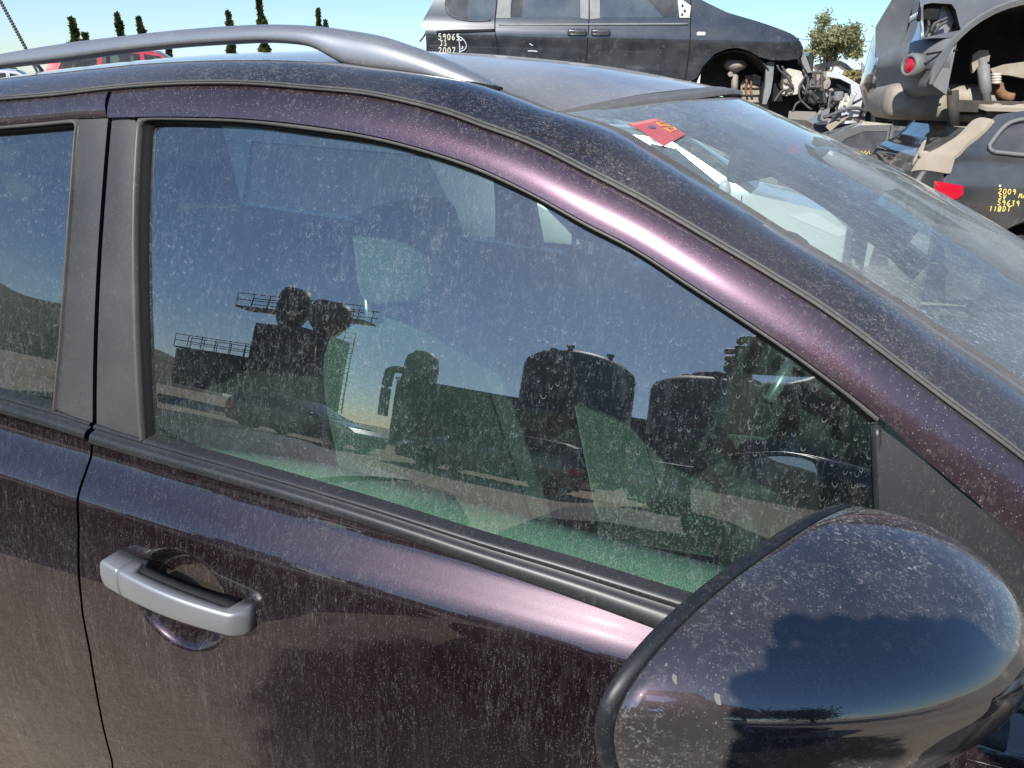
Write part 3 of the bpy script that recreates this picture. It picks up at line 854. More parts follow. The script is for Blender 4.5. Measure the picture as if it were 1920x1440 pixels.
def rounded(name, c, s, mat, parent, bev=0.04, rot=(0, 0, 0), taper=1.0, seg=5):
    v, f = box_vf((0, 0, 0), s)
    v = [np.array([p[0]*(taper if p[2] > 0 else 1), p[1]*(taper if p[2] > 0 else 1), p[2]]) for p in v]
    o = mesh_obj(name, v, f, mat, parent, smooth=True)
    md = o.modifiers.new('bevel', 'BEVEL'); md.width = bev; md.segments = seg; md.limit_method = 'NONE'
    o.location = tuple(map(float, c)); o.rotation_euler = rot
    return o
def seat(yc, x0, parent_name, near_side):
    s = empty(parent_name, parent=car)
    lean = -0.30
    # backrest lofted from hip to shoulder with side bolsters
    rows = []
    for i in range(25):
        f = i/24
        z = 0.50+0.60*f; xb = x0+0.10+math.tan(lean)*(z-0.5)
        w = 0.245-0.05*max(0, f-0.55)**1.3*3.0*0.7-0.03*max(0, f-0.85)*4
        th = 0.085*(1-0.45*f)
        row = []
        for k in range(32):
            a = 2*math.pi*k/32; c_, s_ = math.cos(a), math.sin(a)
            yy = w*math.copysign(abs(c_)**0.55, c_)
            bol = 0.045*max(0, abs(yy)/w-0.55)/0.45*(1-f*0.75) if s_ > 0 else 0
            xx = th*math.copysign(abs(s_)**0.6, s_)+bol
            if f > 0.92: xx *= 1-((f-0.92)/0.08)**2*0.6
            row.append(np.array([xb+xx, yc+yy, z]))
        rows.append(row)
    loft('seat_back', rows, M['seat'], s, wrap=True, caps=True)
    mid = [[np.array([x0+0.10+math.tan(lean)*(z-0.5)+0.085*(1-0.45*(z-0.5)/0.6)+0.004, yc+y, z]) for y in np.linspace(-0.13, 0.13, 6)] for z in np.linspace(0.55, 1.02, 10)]
    loft('seat_back_insert', mid, M['seat_mid'], s, solid=0.006)
    rows = []
    for i in range(21):
        f = i/20; x = x0+0.05+0.50*f
        row = []
        for k in range(28):
            a = 2*math.pi*k/28; c_, s_ = math.cos(a), math.sin(a)
            yy = 0.25*math.copysign(abs(c_)**0.5, c_)
            bol = 0.035*max(0, abs(yy)/0.25-0.6)/0.4 if s_ > 0 else 0
            hgt = (0.075 if s_ > 0 else 0.06)*(1 if f < 0.9 else 1-((f-0.9)/0.1)**2*0.7)
            row.append(np.array([x, yc+yy, 0.485+0.03*f+hgt*math.copysign(abs(s_)**0.6, s_)+bol]))
        rows.append(row)
    loft('seat_cushion', rows, M['seat_mid'], s, wrap=True, caps=True)
    xt = x0+0.10+math.tan(lean)*0.60
    hr = rounded('headrest', (xt+0.035, yc-0.01, 1.208), (0.125, 0.20, 0.15), M['seat'], s, 0.035, (0, lean*0.55, 0), 0.92)
    for dy in (-0.075, 0.075):
        tube('headrest_post', [(xt-0.005, yc+dy, 1.06), (xt-0.012, yc+dy, 1.15)], 0.0065, M['chrome'], s)
        Multi().lathe([(0.022, 0), (0.022, 0.008), (0.012, 0.014)], (xt-0.006, yc+dy, 1.094), 16).build('post_collar', M['cabin'], s, smooth=True)
    if near_side:
        tg = Multi()
        yb = yc-0.2475
        tg.box((x0+0.03, yb-0.001, 0.86), (0.016, 0.002, 0.075))
        tag_o = tg.build('airbag_tag', plain('dark_cloth_tag', (0.06, 0.065, 0.06), 0.9), s)
        letters(tag_o, 'AIRBAG', (x0+0.03, yb-0.0026, 0.826), np.array([0.12, 0, 1.0]), np.array([-1, 0, 0.12]), 0.0105, 0.0009, M['label_white'])
    return s

STROKES = {'0': [[(.5,1),(.15,.85),(.1,.3),(.4,0),(.8,.15),(.85,.7),(.5,1)]], '1': [[(.3,.8),(.5,1),(.5,0)]],
 '2': [[(.1,.75),(.3,1),(.7,.95),(.75,.65),(.1,.05),(.9,.0)]], '3': [[(.15,.95),(.75,.95),(.4,.55),(.8,.35),(.6,.02),(.1,.08)]],
 '5': [[(.85,1),(.25,1),(.2,.58),(.7,.6),(.8,.25),(.45,0),(.05,.08)]], '6': [[(.75,1),(.3,.7),(.12,.25),(.45,0),(.8,.2),(.65,.48),(.2,.4)]],
 '7': [[(.1,.95),(.9,1),(.4,.0)]], '9': [[(.8,.75),(.5,1),(.15,.75),(.4,.5),(.8,.7),(.75,.0)]],
 'J': [[(.1,1),(.9,1),(.6,1),(.6,.2),(.3,.0),(.05,.15)]], 'V': [[(.1,1),(.5,0),(.9,1)]], 'A': [[(.05,0),(.5,1),(.95,0)],[(.25,.4),(.75,.4)]],
 'M': [[(.0,0),(.2,1),(.5,.4),(.8,1),(1,0)]], 'D': [[(.15,0),(.15,1),(.7,.85),(.85,.4),(.6,.05),(.15,0)]], 'T': [[(.0,1),(1,1)],[(.5,1),(.5,0)]],
 'I': [[(.5,0),(.5,1)]], 'R': [[(.1,0),(.1,1),(.75,.9),(.7,.55),(.1,.5),(.85,0)]], 'B': [[(.1,0),(.1,1),(.7,.9),(.65,.55),(.1,.5),(.8,.4),(.75,.05),(.1,0)]],
 'G': [[(.85,.85),(.5,1),(.1,.6),(.2,.1),(.6,0),(.85,.2),(.85,.45),(.55,.45)]], '*': [[(.2,.2),(.8,.8)],[(.2,.8),(.8,.2)],[(.1,.5),(.9,.5)]],
 'U': [[(.1,1),(.15,.1),(.6,0),(.8,.3),(.85,1)]], 'H': [[(.1,0),(.1,1)],[(.85,0),(.85,1)],[(.1,.5),(.85,.5)]], 'L': [[(.1,1),(.1,0),(.8,0)]], 'N': [[(.1,0),(.1,1),(.8,0),(.8,1)]]}
def letters(parent, text, start, ex_, ey_, size, r, mat, name='writing', fn=None, gap=1.15):
    mm = Multi(); ex_ = np.array(ex_, float); ey_ = np.array(ey_, float)
    ex_ = ex_/np.linalg.norm(ex_); ey_ = ey_/np.linalg.norm(ey_)
    for k, ch in enumerate(text):
        for stx in STROKES.get(ch, []):
            pts = [np.array(start)+ex_*(k*size*gap*0.72+a*size*0.62)+ey_*b*size for a, b in stx]
            if fn: pts = [fn(p) for p in pts]
            for a, b in zip(pts[:-1], pts[1:]): mm.tube([a, b], r, 5)
    return mm.build(name, mat, parent)

seat(0.43, 0.30, 'passenger_seat', True)
seat(1.17, 0.42, 'driver_seat', False)
# rear bench
rb = empty('rear_bench', parent=car)
rounded('bench_cushion', (-0.62, CY, 0.50), (0.5, 1.25, 0.16), M['cabin'], rb, 0.05)
rounded('bench_back', (-0.95, CY, 0.80), (0.16, 1.25, 0.56), M['cabin'], rb, 0.05, (0, -0.3, 0))
for y in (0.45, 1.15): rounded('headrest', (-1.07, y, 1.14), (0.09, 0.24, 0.15), M['seat'], rb, 0.03, (0, -0.2, 0))
# dashboard lofted across the car
rows = []
for y in np.linspace(0.09, 2*CY-0.09, 41):
    hump = 0.035*math.exp(-((y-1.17)/0.2)**2)
    rows.append([np.array(p) for p in [(1.02, y, 0.55), (0.985, y, 0.66), (0.965, y, 0.80), (0.975, y, 0.885+hump), (1.02, y, 0.925+hump), (1.12, y, 0.945+hump*0.6), (1.30, y, 0.955), (1.55, y, 0.965)]])
dash = loft('dashboard', rows, M['cabin'], car, solid=0.01)
for y in (0.18, 1.42):
    Multi().lathe([(0.045, 0.0), (0.045, 0.012), (0.034, 0.014), (0.030, 0.004), (0.004, 0.004)], (0, 0, 0), 24, 'x').build('air_vent', M['chrome'], dash, smooth=True).location = (0.955, y, 0.83)
    bpy.context.view_layer.update()
cs = rounded('centre_console', (0.90, CY, 0.62), (0.22, 0.24, 0.36), M['cabin'], car, 0.03, (0, -0.2, 0))
sw = empty('steering_wheel', parent=car)
swc = np.array([0.86, 1.17, 0.93]); na = np.array([-0.90, 0, 0.43]); ua = np.array([0.43, 0, 0.90]); la = np.array([0, 1.0, 0])
tube('wheel_rim', [swc+0.185*(ua*math.cos(a)+la*math.sin(a)) for a in np.linspace(0, 2*math.pi, 49)], 0.016, M['cabin'], sw, sides=10)
Multi().lathe([(0.075, -0.02), (0.08, 0.01), (0.05, 0.03), (0.004, 0.035)], (0, 0, 0), 24).build('wheel_boss', M['cabin'], sw, smooth=True)
bs = sw.children[-1]; bs.location = tuple(swc); bs.rotation_euler = Vector(na).to_track_quat('Z', 'Y').to_euler()
for a in (0.0, 2.3, -2.3):
    b_ = math.pi/2+a if a == 0 else a
    tube('wheel_spoke', [swc, swc+0.18*(ua*math.cos(b_)+la*math.sin(b_))], 0.014, M['silver'], sw)
tube('wheel_spoke', [swc, swc-0.18*la], 0.014, M['silver'], sw)
tube('steering_column', [swc-na*0.02, swc-na*0.3], 0.03, M['cabin'], sw)
gl = empty('gear_lever', parent=car)
g0 = at_y(1405, 985, 0.70); g1 = at_y(1385, 945, 0.70); g2 = at_y(1362, 880, 0.70)
tube('gear_boot', [g0-np.array([0, 0, 0.12]), g0, g1], [0.065, 0.045, 0.020], M['cabin'], gl, sides=14)
tube('gear_stick', crm([g1, g1+(g2-g1)*0.3, g1+(g2-g1)*0.34, g1+(g2-g1)*0.4, g1+(g2-g1)*0.5, g2], 26), [0.016+0.003*(k % 4 == 0) for k in range(26)], M['cabin'], gl, sides=14)
hd = Vector(g2-g1).normalized()
kn = rounded('gear_knob', g2+np.array(hd)*0.025, (0.05, 0.045, 0.075), M['cabin'], gl, 0.02, (0, -0.2, 0))
box('knob_button', g2+np.array(hd)*0.045+np.array([-0.03, 0, 0.0]), (0.02, 0.02, 0.02), M['cabin'], gl, bevel=0.006)
vs = rounded('sun_visor', (0.545, 0.47, 1.36), (0.16, 0.36, 0.018), M['headliner'], car, 0.008, (0, 0.28, 0), seg=2)
box('visor_label', (0.575, 0.30, 1.262), (0.03, 0.055, 0.001), M['label_white'], vs, rot=None)
vs.children[0].parent = car
rm = rounded('rear_view_mirror', (0.735, 0.80, 1.345), (0.03, 0.23, 0.062), M['cabin'], car, 0.012, (0, 0.1, -0.25), seg=3)
#SPLIT

# ================================================================== ground and far land
t = NT('yard_dirt')
n1 = t.noise(t.coord(), 0.35, 6.0, 0.6); n2 = t.noise(t.coord(), 9.0, 5.0, 0.7); n3 = t.noise(t.coord((1, 0.12, 1)), 3.0, 3.0)
c = t.mixc(t.step(n1, 0.35, 0.65), (0.33, 0.265, 0.19), (0.42, 0.345, 0.26))
c = t.mixc(t.math('MULTIPLY', t.step(n2, 0.52, 0.72), 0.5), c, (0.22, 0.175, 0.13))
c = t.mixc(t.math('MULTIPLY', t.step(n3, 0.55, 0.7), 0.35), c, (0.47, 0.40, 0.31))
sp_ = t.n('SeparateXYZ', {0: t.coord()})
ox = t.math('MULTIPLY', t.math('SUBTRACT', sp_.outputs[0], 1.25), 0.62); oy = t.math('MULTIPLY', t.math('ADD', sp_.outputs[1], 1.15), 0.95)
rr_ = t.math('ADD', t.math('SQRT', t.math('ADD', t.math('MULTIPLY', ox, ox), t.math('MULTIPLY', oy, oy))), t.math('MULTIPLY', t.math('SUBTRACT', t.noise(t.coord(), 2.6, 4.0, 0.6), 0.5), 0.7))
c = t.mixc(t.step(rr_, 1.08, 0.92), c, (0.035, 0.031, 0.027))      # shaded ground beside the car, painted into the dirt colour
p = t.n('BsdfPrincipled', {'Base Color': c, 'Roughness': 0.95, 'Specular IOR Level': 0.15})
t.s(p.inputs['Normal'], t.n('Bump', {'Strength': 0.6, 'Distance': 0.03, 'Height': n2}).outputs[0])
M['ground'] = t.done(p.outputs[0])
gv, gf = [], []
gn = 90
gs = np.sign(np.linspace(-1, 1, gn))*np.abs(np.linspace(-1, 1, gn))**2.6*900
for y in gs:
    for x in gs:
        r_ = math.hypot(x, y)
        z = 0.0 if r_ < 30 else 0.10*math.sin(x*0.09)*math.cos(y*0.07)*min(1, (r_-30)/40)
        gv.append((x+0.5, y, z))
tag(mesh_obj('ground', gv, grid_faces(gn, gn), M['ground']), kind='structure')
M['hill'] = plain('scrub_hill', (0.055, 0.065, 0.040), 0.95, base2=(0.10, 0.095, 0.06), nscale=0.04)
rows = []
for a in np.linspace(-78, -36, 60):
    dx, dy = math.sin(rad(a)), -math.cos(rad(a))
    pk = 52*math.exp(-((a+57)/13)**2)+12*math.exp(-((a+43)/7)**2)+3*math.sin(a*0.9)
    rows.append([np.array([dx*d, dy*d, max(-1, pk*f)]) for d, f in ((230, -0.03), (280, 0.45), (340, 0.85), (400, 1.0), (520, 0.5), (700, -0.05))])
tag(loft('hill', rows, M['hill']), kind='structure')

# ================================================================== industrial plant behind the photographer (seen in the reflections)
M['steel'] = plain('weathered_steel', (0.20, 0.19, 0.175), 0.6, 0.3, base2=(0.13, 0.115, 0.10), nscale=1.2)
M['steel_dark'] = plain('dark_painted_steel', (0.07, 0.07, 0.072), 0.6, 0.2, base2=(0.10, 0.09, 0.08), nscale=2)
M['render_wall'] = plain('grey_block_wall', (0.22, 0.21, 0.195), 0.9, base2=(0.16, 0.15, 0.14), nscale=0.6)
RO = np.array([0.5, 0.0])
def behind(az, D): return np.array([RO[0]+D*math.sin(rad(az)), RO[1]-D*math.cos(rad(az))])
def zel(el, D): return 1.12+D*math.tan(rad(el))
def tank(az, D, r, z_sh, z_top, label, cap=False):
    b = behind(az, D)
    o = empty('storage_tank', (b[0], b[1], 0))
    tag(o, label, 'tank', 'storage tanks of the plant across the yard')
    Multi().lathe([(r*1.03, 0), (r*1.03, 0.3), (r, 0.35), (r, z_sh*0.5), (r*1.015, z_sh*0.5+0.02), (r*1.015, z_sh*0.5+0.14), (r, z_sh*0.5+0.16), (r, z_sh-0.5), (r*0.97, z_sh), (r*0.75, z_sh+(z_top-z_sh)*0.6), (r*0.35, z_top-0.06), (0.05, z_top)], (0, 0, 0), 48).build('tank_shell', M['steel'], o, smooth=True)
    if cap:
        Multi().lathe([(r*0.48, z_top-0.5), (r*0.5, z_top-0.05), (r*0.46, z_top+0.25), (0.05, z_top+0.3)], (0, 0, 0), 40).build('top_hatch', M['steel'], o, smooth=True)
    for k in range(4):
        a = rad(20+k*85)
        Multi().lathe([(0.14, 0), (0.14, 0.35), (0.22, 0.36), (0.22, 0.5), (0.02, 0.52)], (r*0.55*math.cos(a), r*0.55*math.sin(a), z_sh+(z_top-z_sh)*0.7), 12).build('vent_nozzle', M['steel_dark'], o)
    return o
def ladder(parent, x, y, z0, z1, w=0.55):
    for s in (-1, 1): tube('ladder_stile', [(x+s*w/2, y, z0), (x+s*w/2, y, z1)], 0.04, M['steel_dark'], parent, sides=5)
    mm = Multi()
    for z in np.arange(z0+0.3, z1, 0.4): mm.tube([(x-w/2, y, z), (x+w/2, y, z)], 0.025, 5)
    tag(mm.build('ladder_rungs', M['steel_dark'], parent), kind='stuff')
tank(-8.2, 38, 3.1, zel(11.6, 38), zel(13.4, 38), 'domed steel tank reflected in the middle of the front window')
tB = tank(3.6, 38, 3.9, zel(11.2, 38), zel(12.8, 38), 'wide steel tank with flat cap reflected right in the window', True)
tC = tank(20.5, 36, 2.6, zel(7.5, 36), zel(9.0, 36), 'steel tank with ladder reflected beside the sail panel')
ladder(tC, -2.75, 0.3, 0.3, zel(10.5, 36))
b = behind(-21.2, 37)
v = empty('silo_vessel', (b[0], b[1], 0)); tag(v, 'narrow round topped silo reflected beside the seat', 'silo')
Multi().lathe([(1.15, 0), (1.15, zel(6.3, 37)), (0.95, zel(6.5, 37)), (0.95, zel(8.2, 37)), (0.85, zel(9.2, 37)), (0.5, zel(9.9, 37)), (0.05, zel(10.1, 37))], (0, 0, 0), 32).build('vessel_shell', M['steel'], v, smooth=True)
tube('vessel_pipe', crm([(-1.6, 0.4, 2.0), (-1.6, 0.4, zel(6.3, 37)), (-1.4, 0.3, zel(7.2, 37)), (-0.8, 0, zel(7.3, 37))], 20), 0.28, M['steel'], v, sides=12)
# long low building
wb = empty('plant_building', (0, -44, 0)); tag(wb, 'long dark plant building with flat parapet behind the tanks', 'building')
box('building_wall', (4, -5, 3.1), (44, 10, 6.2), M['render_wall'], wb)
box('parapet', (4, -5, 6.3), (44.4, 10.4, 0.24), M['steel_dark'], wb)
for k in range(9): box('window', (-13+k*4.2, 0.02, 3.2), (1.6, 0.1, 1.1), M['dark'], wb)
# loading tower with walkways
b = behind(-31.5, 40)
tw = empty('loading_tower', (b[0], b[1], 0), rad(20)); tag(tw, 'dark loading tower with railed walkways reflected in the window', 'tower')
zt = zel(9.0, 40)
box('tower_body', (0.4, 0, zt*0.5), (4.2, 3.4, zt), M['steel_dark'], tw)
for sx_, zz, hh, rr in ((-1.0, zt, 3.6, 0.95), (2.3, zt, 2.6, 1.15)):
    Multi().lathe([(rr*0.5, zz), (rr, zz+hh*0.35), (rr, zz+hh*0.8), (rr*0.8, zz+hh), (0.1, zz+hh+0.1)], (sx_, 0, 0), 20).build('hopper', M['steel_dark'], tw, smooth=True)
def walkway(parent, p0, p1, z, w=1.2):
    p0 = np.array(p0, float); p1 = np.array(p1, float); L = np.linalg.norm(p1-p0)
    d = (p1-p0)/L; nn = np.array([-d[1], d[0]])
    mm = Multi(); mm.add([np.array([*(p+nn*s*w/2), z+dz]) for p in (p0, p1) for s in (-1, 1) for dz in (-0.12, 0)], [(0, 1, 3, 2), (4, 6, 7, 5), (0, 2, 6, 4), (1, 5, 7, 3), (0, 4, 5, 1), (2, 3, 7, 6)])
    dk = mm.build('walkway_deck', M['steel_dark'], parent)
    rl_m = Multi()
    for s in (-1, 1):
        for h in (0.55, 1.1): rl_m.tube([np.array([*(p0+nn*s*w/2), z+h]), np.array([*(p1+nn*s*w/2), z+h])], 0.035, 5)
        for k in np.arange(0, L+0.01, 1.3): q_ = p0+d*k+nn*s*w/2; rl_m.tube([np.array([*q_, z]), np.array([*q_, z+1.1])], 0.03, 5)
    rl_m.build('walkway_railing', M['steel_dark'], dk)
walkway(tw, (-4.6, 0.8), (4.8, -0.6), zt+1.5)
walkway(tw, (-9.5, 1.2), (-1.5, 0.4), zel(5.0, 40))
box('conveyor_house', (-5.6, 0.6, zel(2.4, 40)), (7.0, 2.4, 3.2), M['steel_dark'], tw, bevel=0.05)
ladder(tw, 4.4, 0.2, zel(0.5, 40), zt+0.4, 0.8)
for sx_ in (-1.7, 2.5):
    tube('tower_leg', [(sx_*1.6, 1.4, 0), (sx_, 1.0, zt)], 0.18, M['steel_dark'], tw)

# ================================================================== cars for the yard
def paint(name, c, film=(0.05, 0.14), rough=0.3, metallic=0.3):
    return dusty(name, c, metallic=metallic, rough=rough, coat=1.0, coat_rough=0.06, film=film, worms=0.0, streaks=0.10, specks=0.0, wscale=0.12)
M['p_black'] = paint('black_car_paint', (0.010, 0.012, 0.015), (0.05, 0.13))
M['p_van'] = paint('blue_black_van_paint', (0.010, 0.015, 0.022), (0.03, 0.10))
M['p_matt'] = paint('clean_black_paint', (0.006, 0.007, 0.008), (0.0, 0.015))
M['p_grey'] = paint('grey_blue_car_paint', (0.16, 0.18, 0.21), (0.08, 0.2), 0.35, 0.6)
M['p_blue'] = paint('dark_blue_car_paint', (0.014, 0.02, 0.036), (0.02, 0.07), 0.35, 0.5)
M['p_red'] = paint('red_car_paint', (0.52, 0.025, 0.035), (0.04, 0.10))
M['p_white'] = paint('white_car_paint', (0.78, 0.79, 0.77), (0.03, 0.10))
M['p_silver'] = paint('silver_car_paint', (0.46, 0.48, 0.48), (0.05, 0.12), 0.3, 0.7)
M['bumper_grey'] = dusty('grey_bumper_plastic', (0.13, 0.138, 0.145), rough=0.55, film=(0.1, 0.22), worms=0, streaks=0.1, specks=0, wscale=0.1)
M['dust_panel'] = dusty('dust_caked_panel', (0.05, 0.05, 0.05), rough=0.6, film=(0.7, 0.9), worms=0, streaks=0.1, specks=0, wscale=0.1, dust=(0.50, 0.43, 0.34))
M['dirty_metal'] = plain('dirty_bare_metal', (0.30, 0.26, 0.21), 0.7, 0.2, base2=(0.42, 0.37, 0.30), nscale=14)
M['rust'] = plain('rusty_metal', (0.20, 0.09, 0.05), 0.85, base2=(0.30, 0.17, 0.10), nscale=18)
M['red_lens'] = plain('red_lens', (0.55, 0.01, 0.03), 0.15, coat=1.0)
M['white_lens'] = plain('pale_lens', (0.7, 0.7, 0.68), 0.2, coat=1.0)
M['white_plastic'] = plain('aged_white_plastic', (0.70, 0.67, 0.58), 0.55, base2=(0.55, 0.50, 0.42), nscale=20)
M['liner'] = plain('dusty_arch_liner', (0.045, 0.040, 0.035), 0.9, base2=(0.10, 0.085, 0.07), nscale=7)
M['hose'] = plain('grey_hose_rubber', (0.06, 0.06, 0.06), 0.6, base2=(0.13, 0.12, 0.11), nscale=20)
M['grey_plastic'] = plain('grey_moulded_plastic', (0.20, 0.21, 0.21), 0.6, base2=(0.27, 0.27, 0.26), nscale=9)
M['marker'] = plain('yellow_paint_marker', (0.78, 0.66, 0.20), 0.6)
M['marker_pale'] = plain('pale_paint_marker', (0.72, 0.70, 0.56), 0.6)
M['marker_white'] = plain('white_paint_marker', (0.68, 0.72, 0.75), 0.6)

M['p_roof_dust'] = M['dust_panel']
SHAPES = {
 'van': dict(L=4.3, W=1.8, belt=1.0, top=[(-2.1,.30),(-2.15,.6),(-2.12,1.0),(-2.02,1.5),(-1.8,1.60),(-.3,1.64),(1.3,1.58),(1.95,1.08),(2.1,.9),(2.16,.6),(2.12,.30)], seg=[('tailgate',0,2),('rear_window',2,3),('roof',3,6),('windscreen',6,7),('bonnet',7,8),('front_bumper',8,10)],
   wins=[[(.32,1.02),(1.5,1.02),(1.15,1.46),(.32,1.48)],[(-.05,1.02),(.25,1.02),(.25,1.48),(-.05,1.48)]], wb=(-1.3,1.42), wr=.32),
 'hatch': dict(L=4.0, W=1.70, belt=0.96, top=[(-1.93,.28),(-2.0,.55),(-1.95,.92),(-1.72,1.36),(-1.45,1.45),(-.6,1.50),(.12,1.45),(.98,.98),(1.72,.85),(1.96,.66),(1.97,.28)], seg=[('tailgate',0,2),('rear_window',2,3),('roof',3,6),('windscreen',6,7),('bonnet',7,8),('front_bumper',8,10)],
   wins=[[(-.92,.98),(-.12,.98),(-.12,1.40),(-.80,1.39)],[(-.04,.98),(.78,.98),(.22,1.36),(-.04,1.40)],[(-1.62,1.04),(-1.02,1.0),(-.92,1.37),(-1.45,1.34)]], wb=(-1.2,1.32), wr=.31),
 'suv': dict(L=4.5, W=1.82, belt=1.05, top=[(-2.15,.35),(-2.25,.6),(-2.2,1.05),(-1.98,1.56),(-1.7,1.65),(-.5,1.68),(.25,1.62),(1.10,1.10),(2.0,.98),(2.22,.75),(2.2,.35)], seg=[('tailgate',0,2),('rear_window',2,3),('roof',3,6),('windscreen',6,7),('bonnet',7,8),('front_bumper',8,10)],
   wins=[[(-1.0,1.08),(-.12,1.08),(-.12,1.56),(-.92,1.56)],[(-.03,1.08),(.88,1.08),(.32,1.52),(-.03,1.56)],[(-1.9,1.16),(-1.1,1.10),(-1.02,1.54),(-1.72,1.5)]], wb=(-1.35,1.38), wr=.34),
 'coupe': dict(L=4.35, W=1.76, belt=0.88, top=[(-2.1,.28),(-2.17,.5),(-2.05,.90),(-1.75,.99),(-.95,1.26),(-.35,1.30),(.15,1.24),(1.05,.90),(1.9,.74),(2.12,.55),(2.1,.28)], seg=[('tailgate',0,3),('rear_window',3,4),('roof',4,6),('windscreen',6,7),('bonnet',7,8),('front_bumper',8,10)],
   wins=[[(-1.25,.93),(-.55,.90),(-.55,1.19),(-.90,1.17),(-1.15,1.05)],[(-.46,.90),(.72,.90),(.20,1.16),(-.46,1.205)]], wb=(-1.32,1.35), wr=.32),
}
def yard_car(shape, mat, name, label, cat, loc, rz, group=None, wheels=True, tilt=(0, 0), glassm=None, base=True, res=0.11):
    S_ = SHAPES[shape]; L, W, belt_ = S_['L'], S_['W'], S_['belt']
    o = empty(name, loc, rz); o.rotation_euler = (tilt[0], tilt[1], rz)
    tag(o, label, cat, group)
    gm = glassm or M['glass_far']
    def hw(x, z):
        w = W/2*(1-0.10*abs(2*x/L)**4)
        return w-(max(0, z-belt_)*0.30+max(0, z-belt_)**2*0.12)-max(0, 0.45-z)*0.18-0.02*max(0, (belt_-0.12)-z)*0
    top = S_['top']; bot = [(top[-1][0], .25)]
    for cx in S_['wb'][::-1]:
        r = S_['wr']+0.05
        bot += [(cx+r, .22)]+[(cx+r*math.cos(a), .30+r*math.sin(a)) for a in np.linspace(0.1, math.pi-0.1, 9)]+[(cx-r, .22)]
    bot += [(top[0][0], .25)]
    tp = [np.array(p_) for p_ in top]
    outline = [tuple(p_) for p_ in tp]+bot
    for s in (-1, 1):
        fn = lambda a, b, s=s: np.array([a, s*hw(a, b), b])
        bd = panel('body_side', outline, fn, mat, o, holes=S_['wins'], res=res, solid=0.03, off=-1 if s > 0 else -1)
        for w in S_['wins']:
            panel('side_window', w, lambda a, b, s=s: np.array([a, s*(hw(a, b)-0.012), b]), gm, o, res=0.3)
        sm = Multi()
        fx = S_['wins'][0][1][0]+0.04
        sm.tube([fn(fx, z)+np.array([0, s*0.001, 0]) for z in np.linspace(0.3, S_['belt']+0.4, 8)], 0.006, 4)
        sm.tube([fn(S_['wb'][1]-0.42, z)+np.array([0, s*0.001, 0]) for z in np.linspace(0.32, belt_, 6)], 0.006, 4)
        sm.build('door_seam', M['dark'], o)
        for hx in (fx-0.12, fx+0.22):
            tube('door_handle', [fn(hx-0.18, belt_-0.13)+np.array([0, s*0.012, 0]), fn(hx-0.02, belt_-0.14)+np.array([0, s*0.014, 0])], 0.014, mat, o, sides=6)
        panel('tail_light', [(top[1][0]+0.06, .72), (top[1][0]+0.38, .80), (top[1][0]+0.30, .92), (top[2][0]+0.06, .93)], lambda a, b, s=s: np.array([a, s*(hw(a, b)+0.006), b]), M['red_lens'], o, res=0.2)
        panel('headlight', [(top[-2][0]-0.12, .62), (top[-2][0]-0.02, .66), (top[-3][0]-0.15, .84), (top[-3][0]-0.38, .80)], lambda a, b, s=s: np.array([a, s*(hw(a, b)+0.006), b]), M['white_lens'], o, res=0.2)
        mrx = S_['wins'][1][1][0]-0.05
        rounded('wing_mirror', (mrx, s*(hw(mrx, belt_)+0.09), belt_+0.08), (0.10, 0.20, 0.13), mat, o, 0.04, seg=2)
    for nm, i0, i1 in S_['seg']:
        pts = []
        for i in range(i0, i1):
            for t_ in np.linspace(0, 1, 5)[:-1]: pts.append(tp[i]+(tp[i+1]-tp[i])*t_)
        pts.append(tp[i1])
        rows = []
        for q_ in pts:
            h_ = hw(*q_)
            cr = 0.05 if nm in ('roof', 'windscreen', 'bonnet', 'rear_window') else 0.0
            bx = -0.05 if nm == 'tailgate' else (0.07 if nm in ('front_bumper', 'windscreen') else 0)
            rows.append([np.array([q_[0]+bx*(1-(y/h_)**2), y, q_[1]+cr*(1-(y/h_)**2)]) for y in np.linspace(-h_, h_, 13)])
        loft(nm, rows, gm if 'wind' in nm else (M['p_roof_dust'] if nm in ('roof', 'bonnet') and 'p_roof_dust' in M and not base else mat), o, solid=0.012)
    box('underbody', (0, 0, 0.33), (L*0.86, W*0.84, 0.14), M['liner'], o)
    for sx_ in (-0.55, 0.35):
        for sy_ in (-0.36, 0.36): rounded('seat', (sx_-0.2, sy_, belt_-0.02), (0.16, 0.46, 0.62), M['cabin'], o, 0.06, (0, -0.3, 0), seg=2)
    box('dashboard_block', (S_['wb'][1]-0.45, 0, belt_-0.16), (0.4, W*0.8, 0.25), M['cabin'], o, bevel=0.05)
    for cx in S_['wb']:
        for s in (-1, 1):
            rr = S_['wr']+0.05
            ar = [[np.array([cx+rr*math.cos(a), s*(W/2-0.04-d), .30+rr*math.sin(a)]) for a in np.linspace(-0.1, math.pi+0.1, 15)] for d in (0, 0.3)]
            loft('arch_liner', ar, M['liner'], o)
            if wheels: wheel(o, cx, s*(W/2-0.11), s, S_['wr'], 0.2)
    return o
# row of cars behind the photographer
yard_car('suv', M['p_black'], 'parked_car', 'black off roader across the yard reflected in the window', 'car', (-3.2, -15.0, 0), rad(186), res=0.2)
yard_car('suv', M['p_blue'], 'parked_car', 'dark blue off roader across the yard reflected beside the mirror', 'car', (2.0, -15.6, 0), rad(8), res=0.2)
yard_car('hatch', M['p_black'], 'parked_car', 'black hatchback across the yard reflected near the door pillar', 'car', (-8.4, -15.4, 0), rad(4), res=0.2)
yard_car('hatch', M['p_silver'], 'parked_car', 'silver hatchback reflected in the wing mirror shell', 'car', (6.6, -9.2, 0), rad(150), res=0.2)

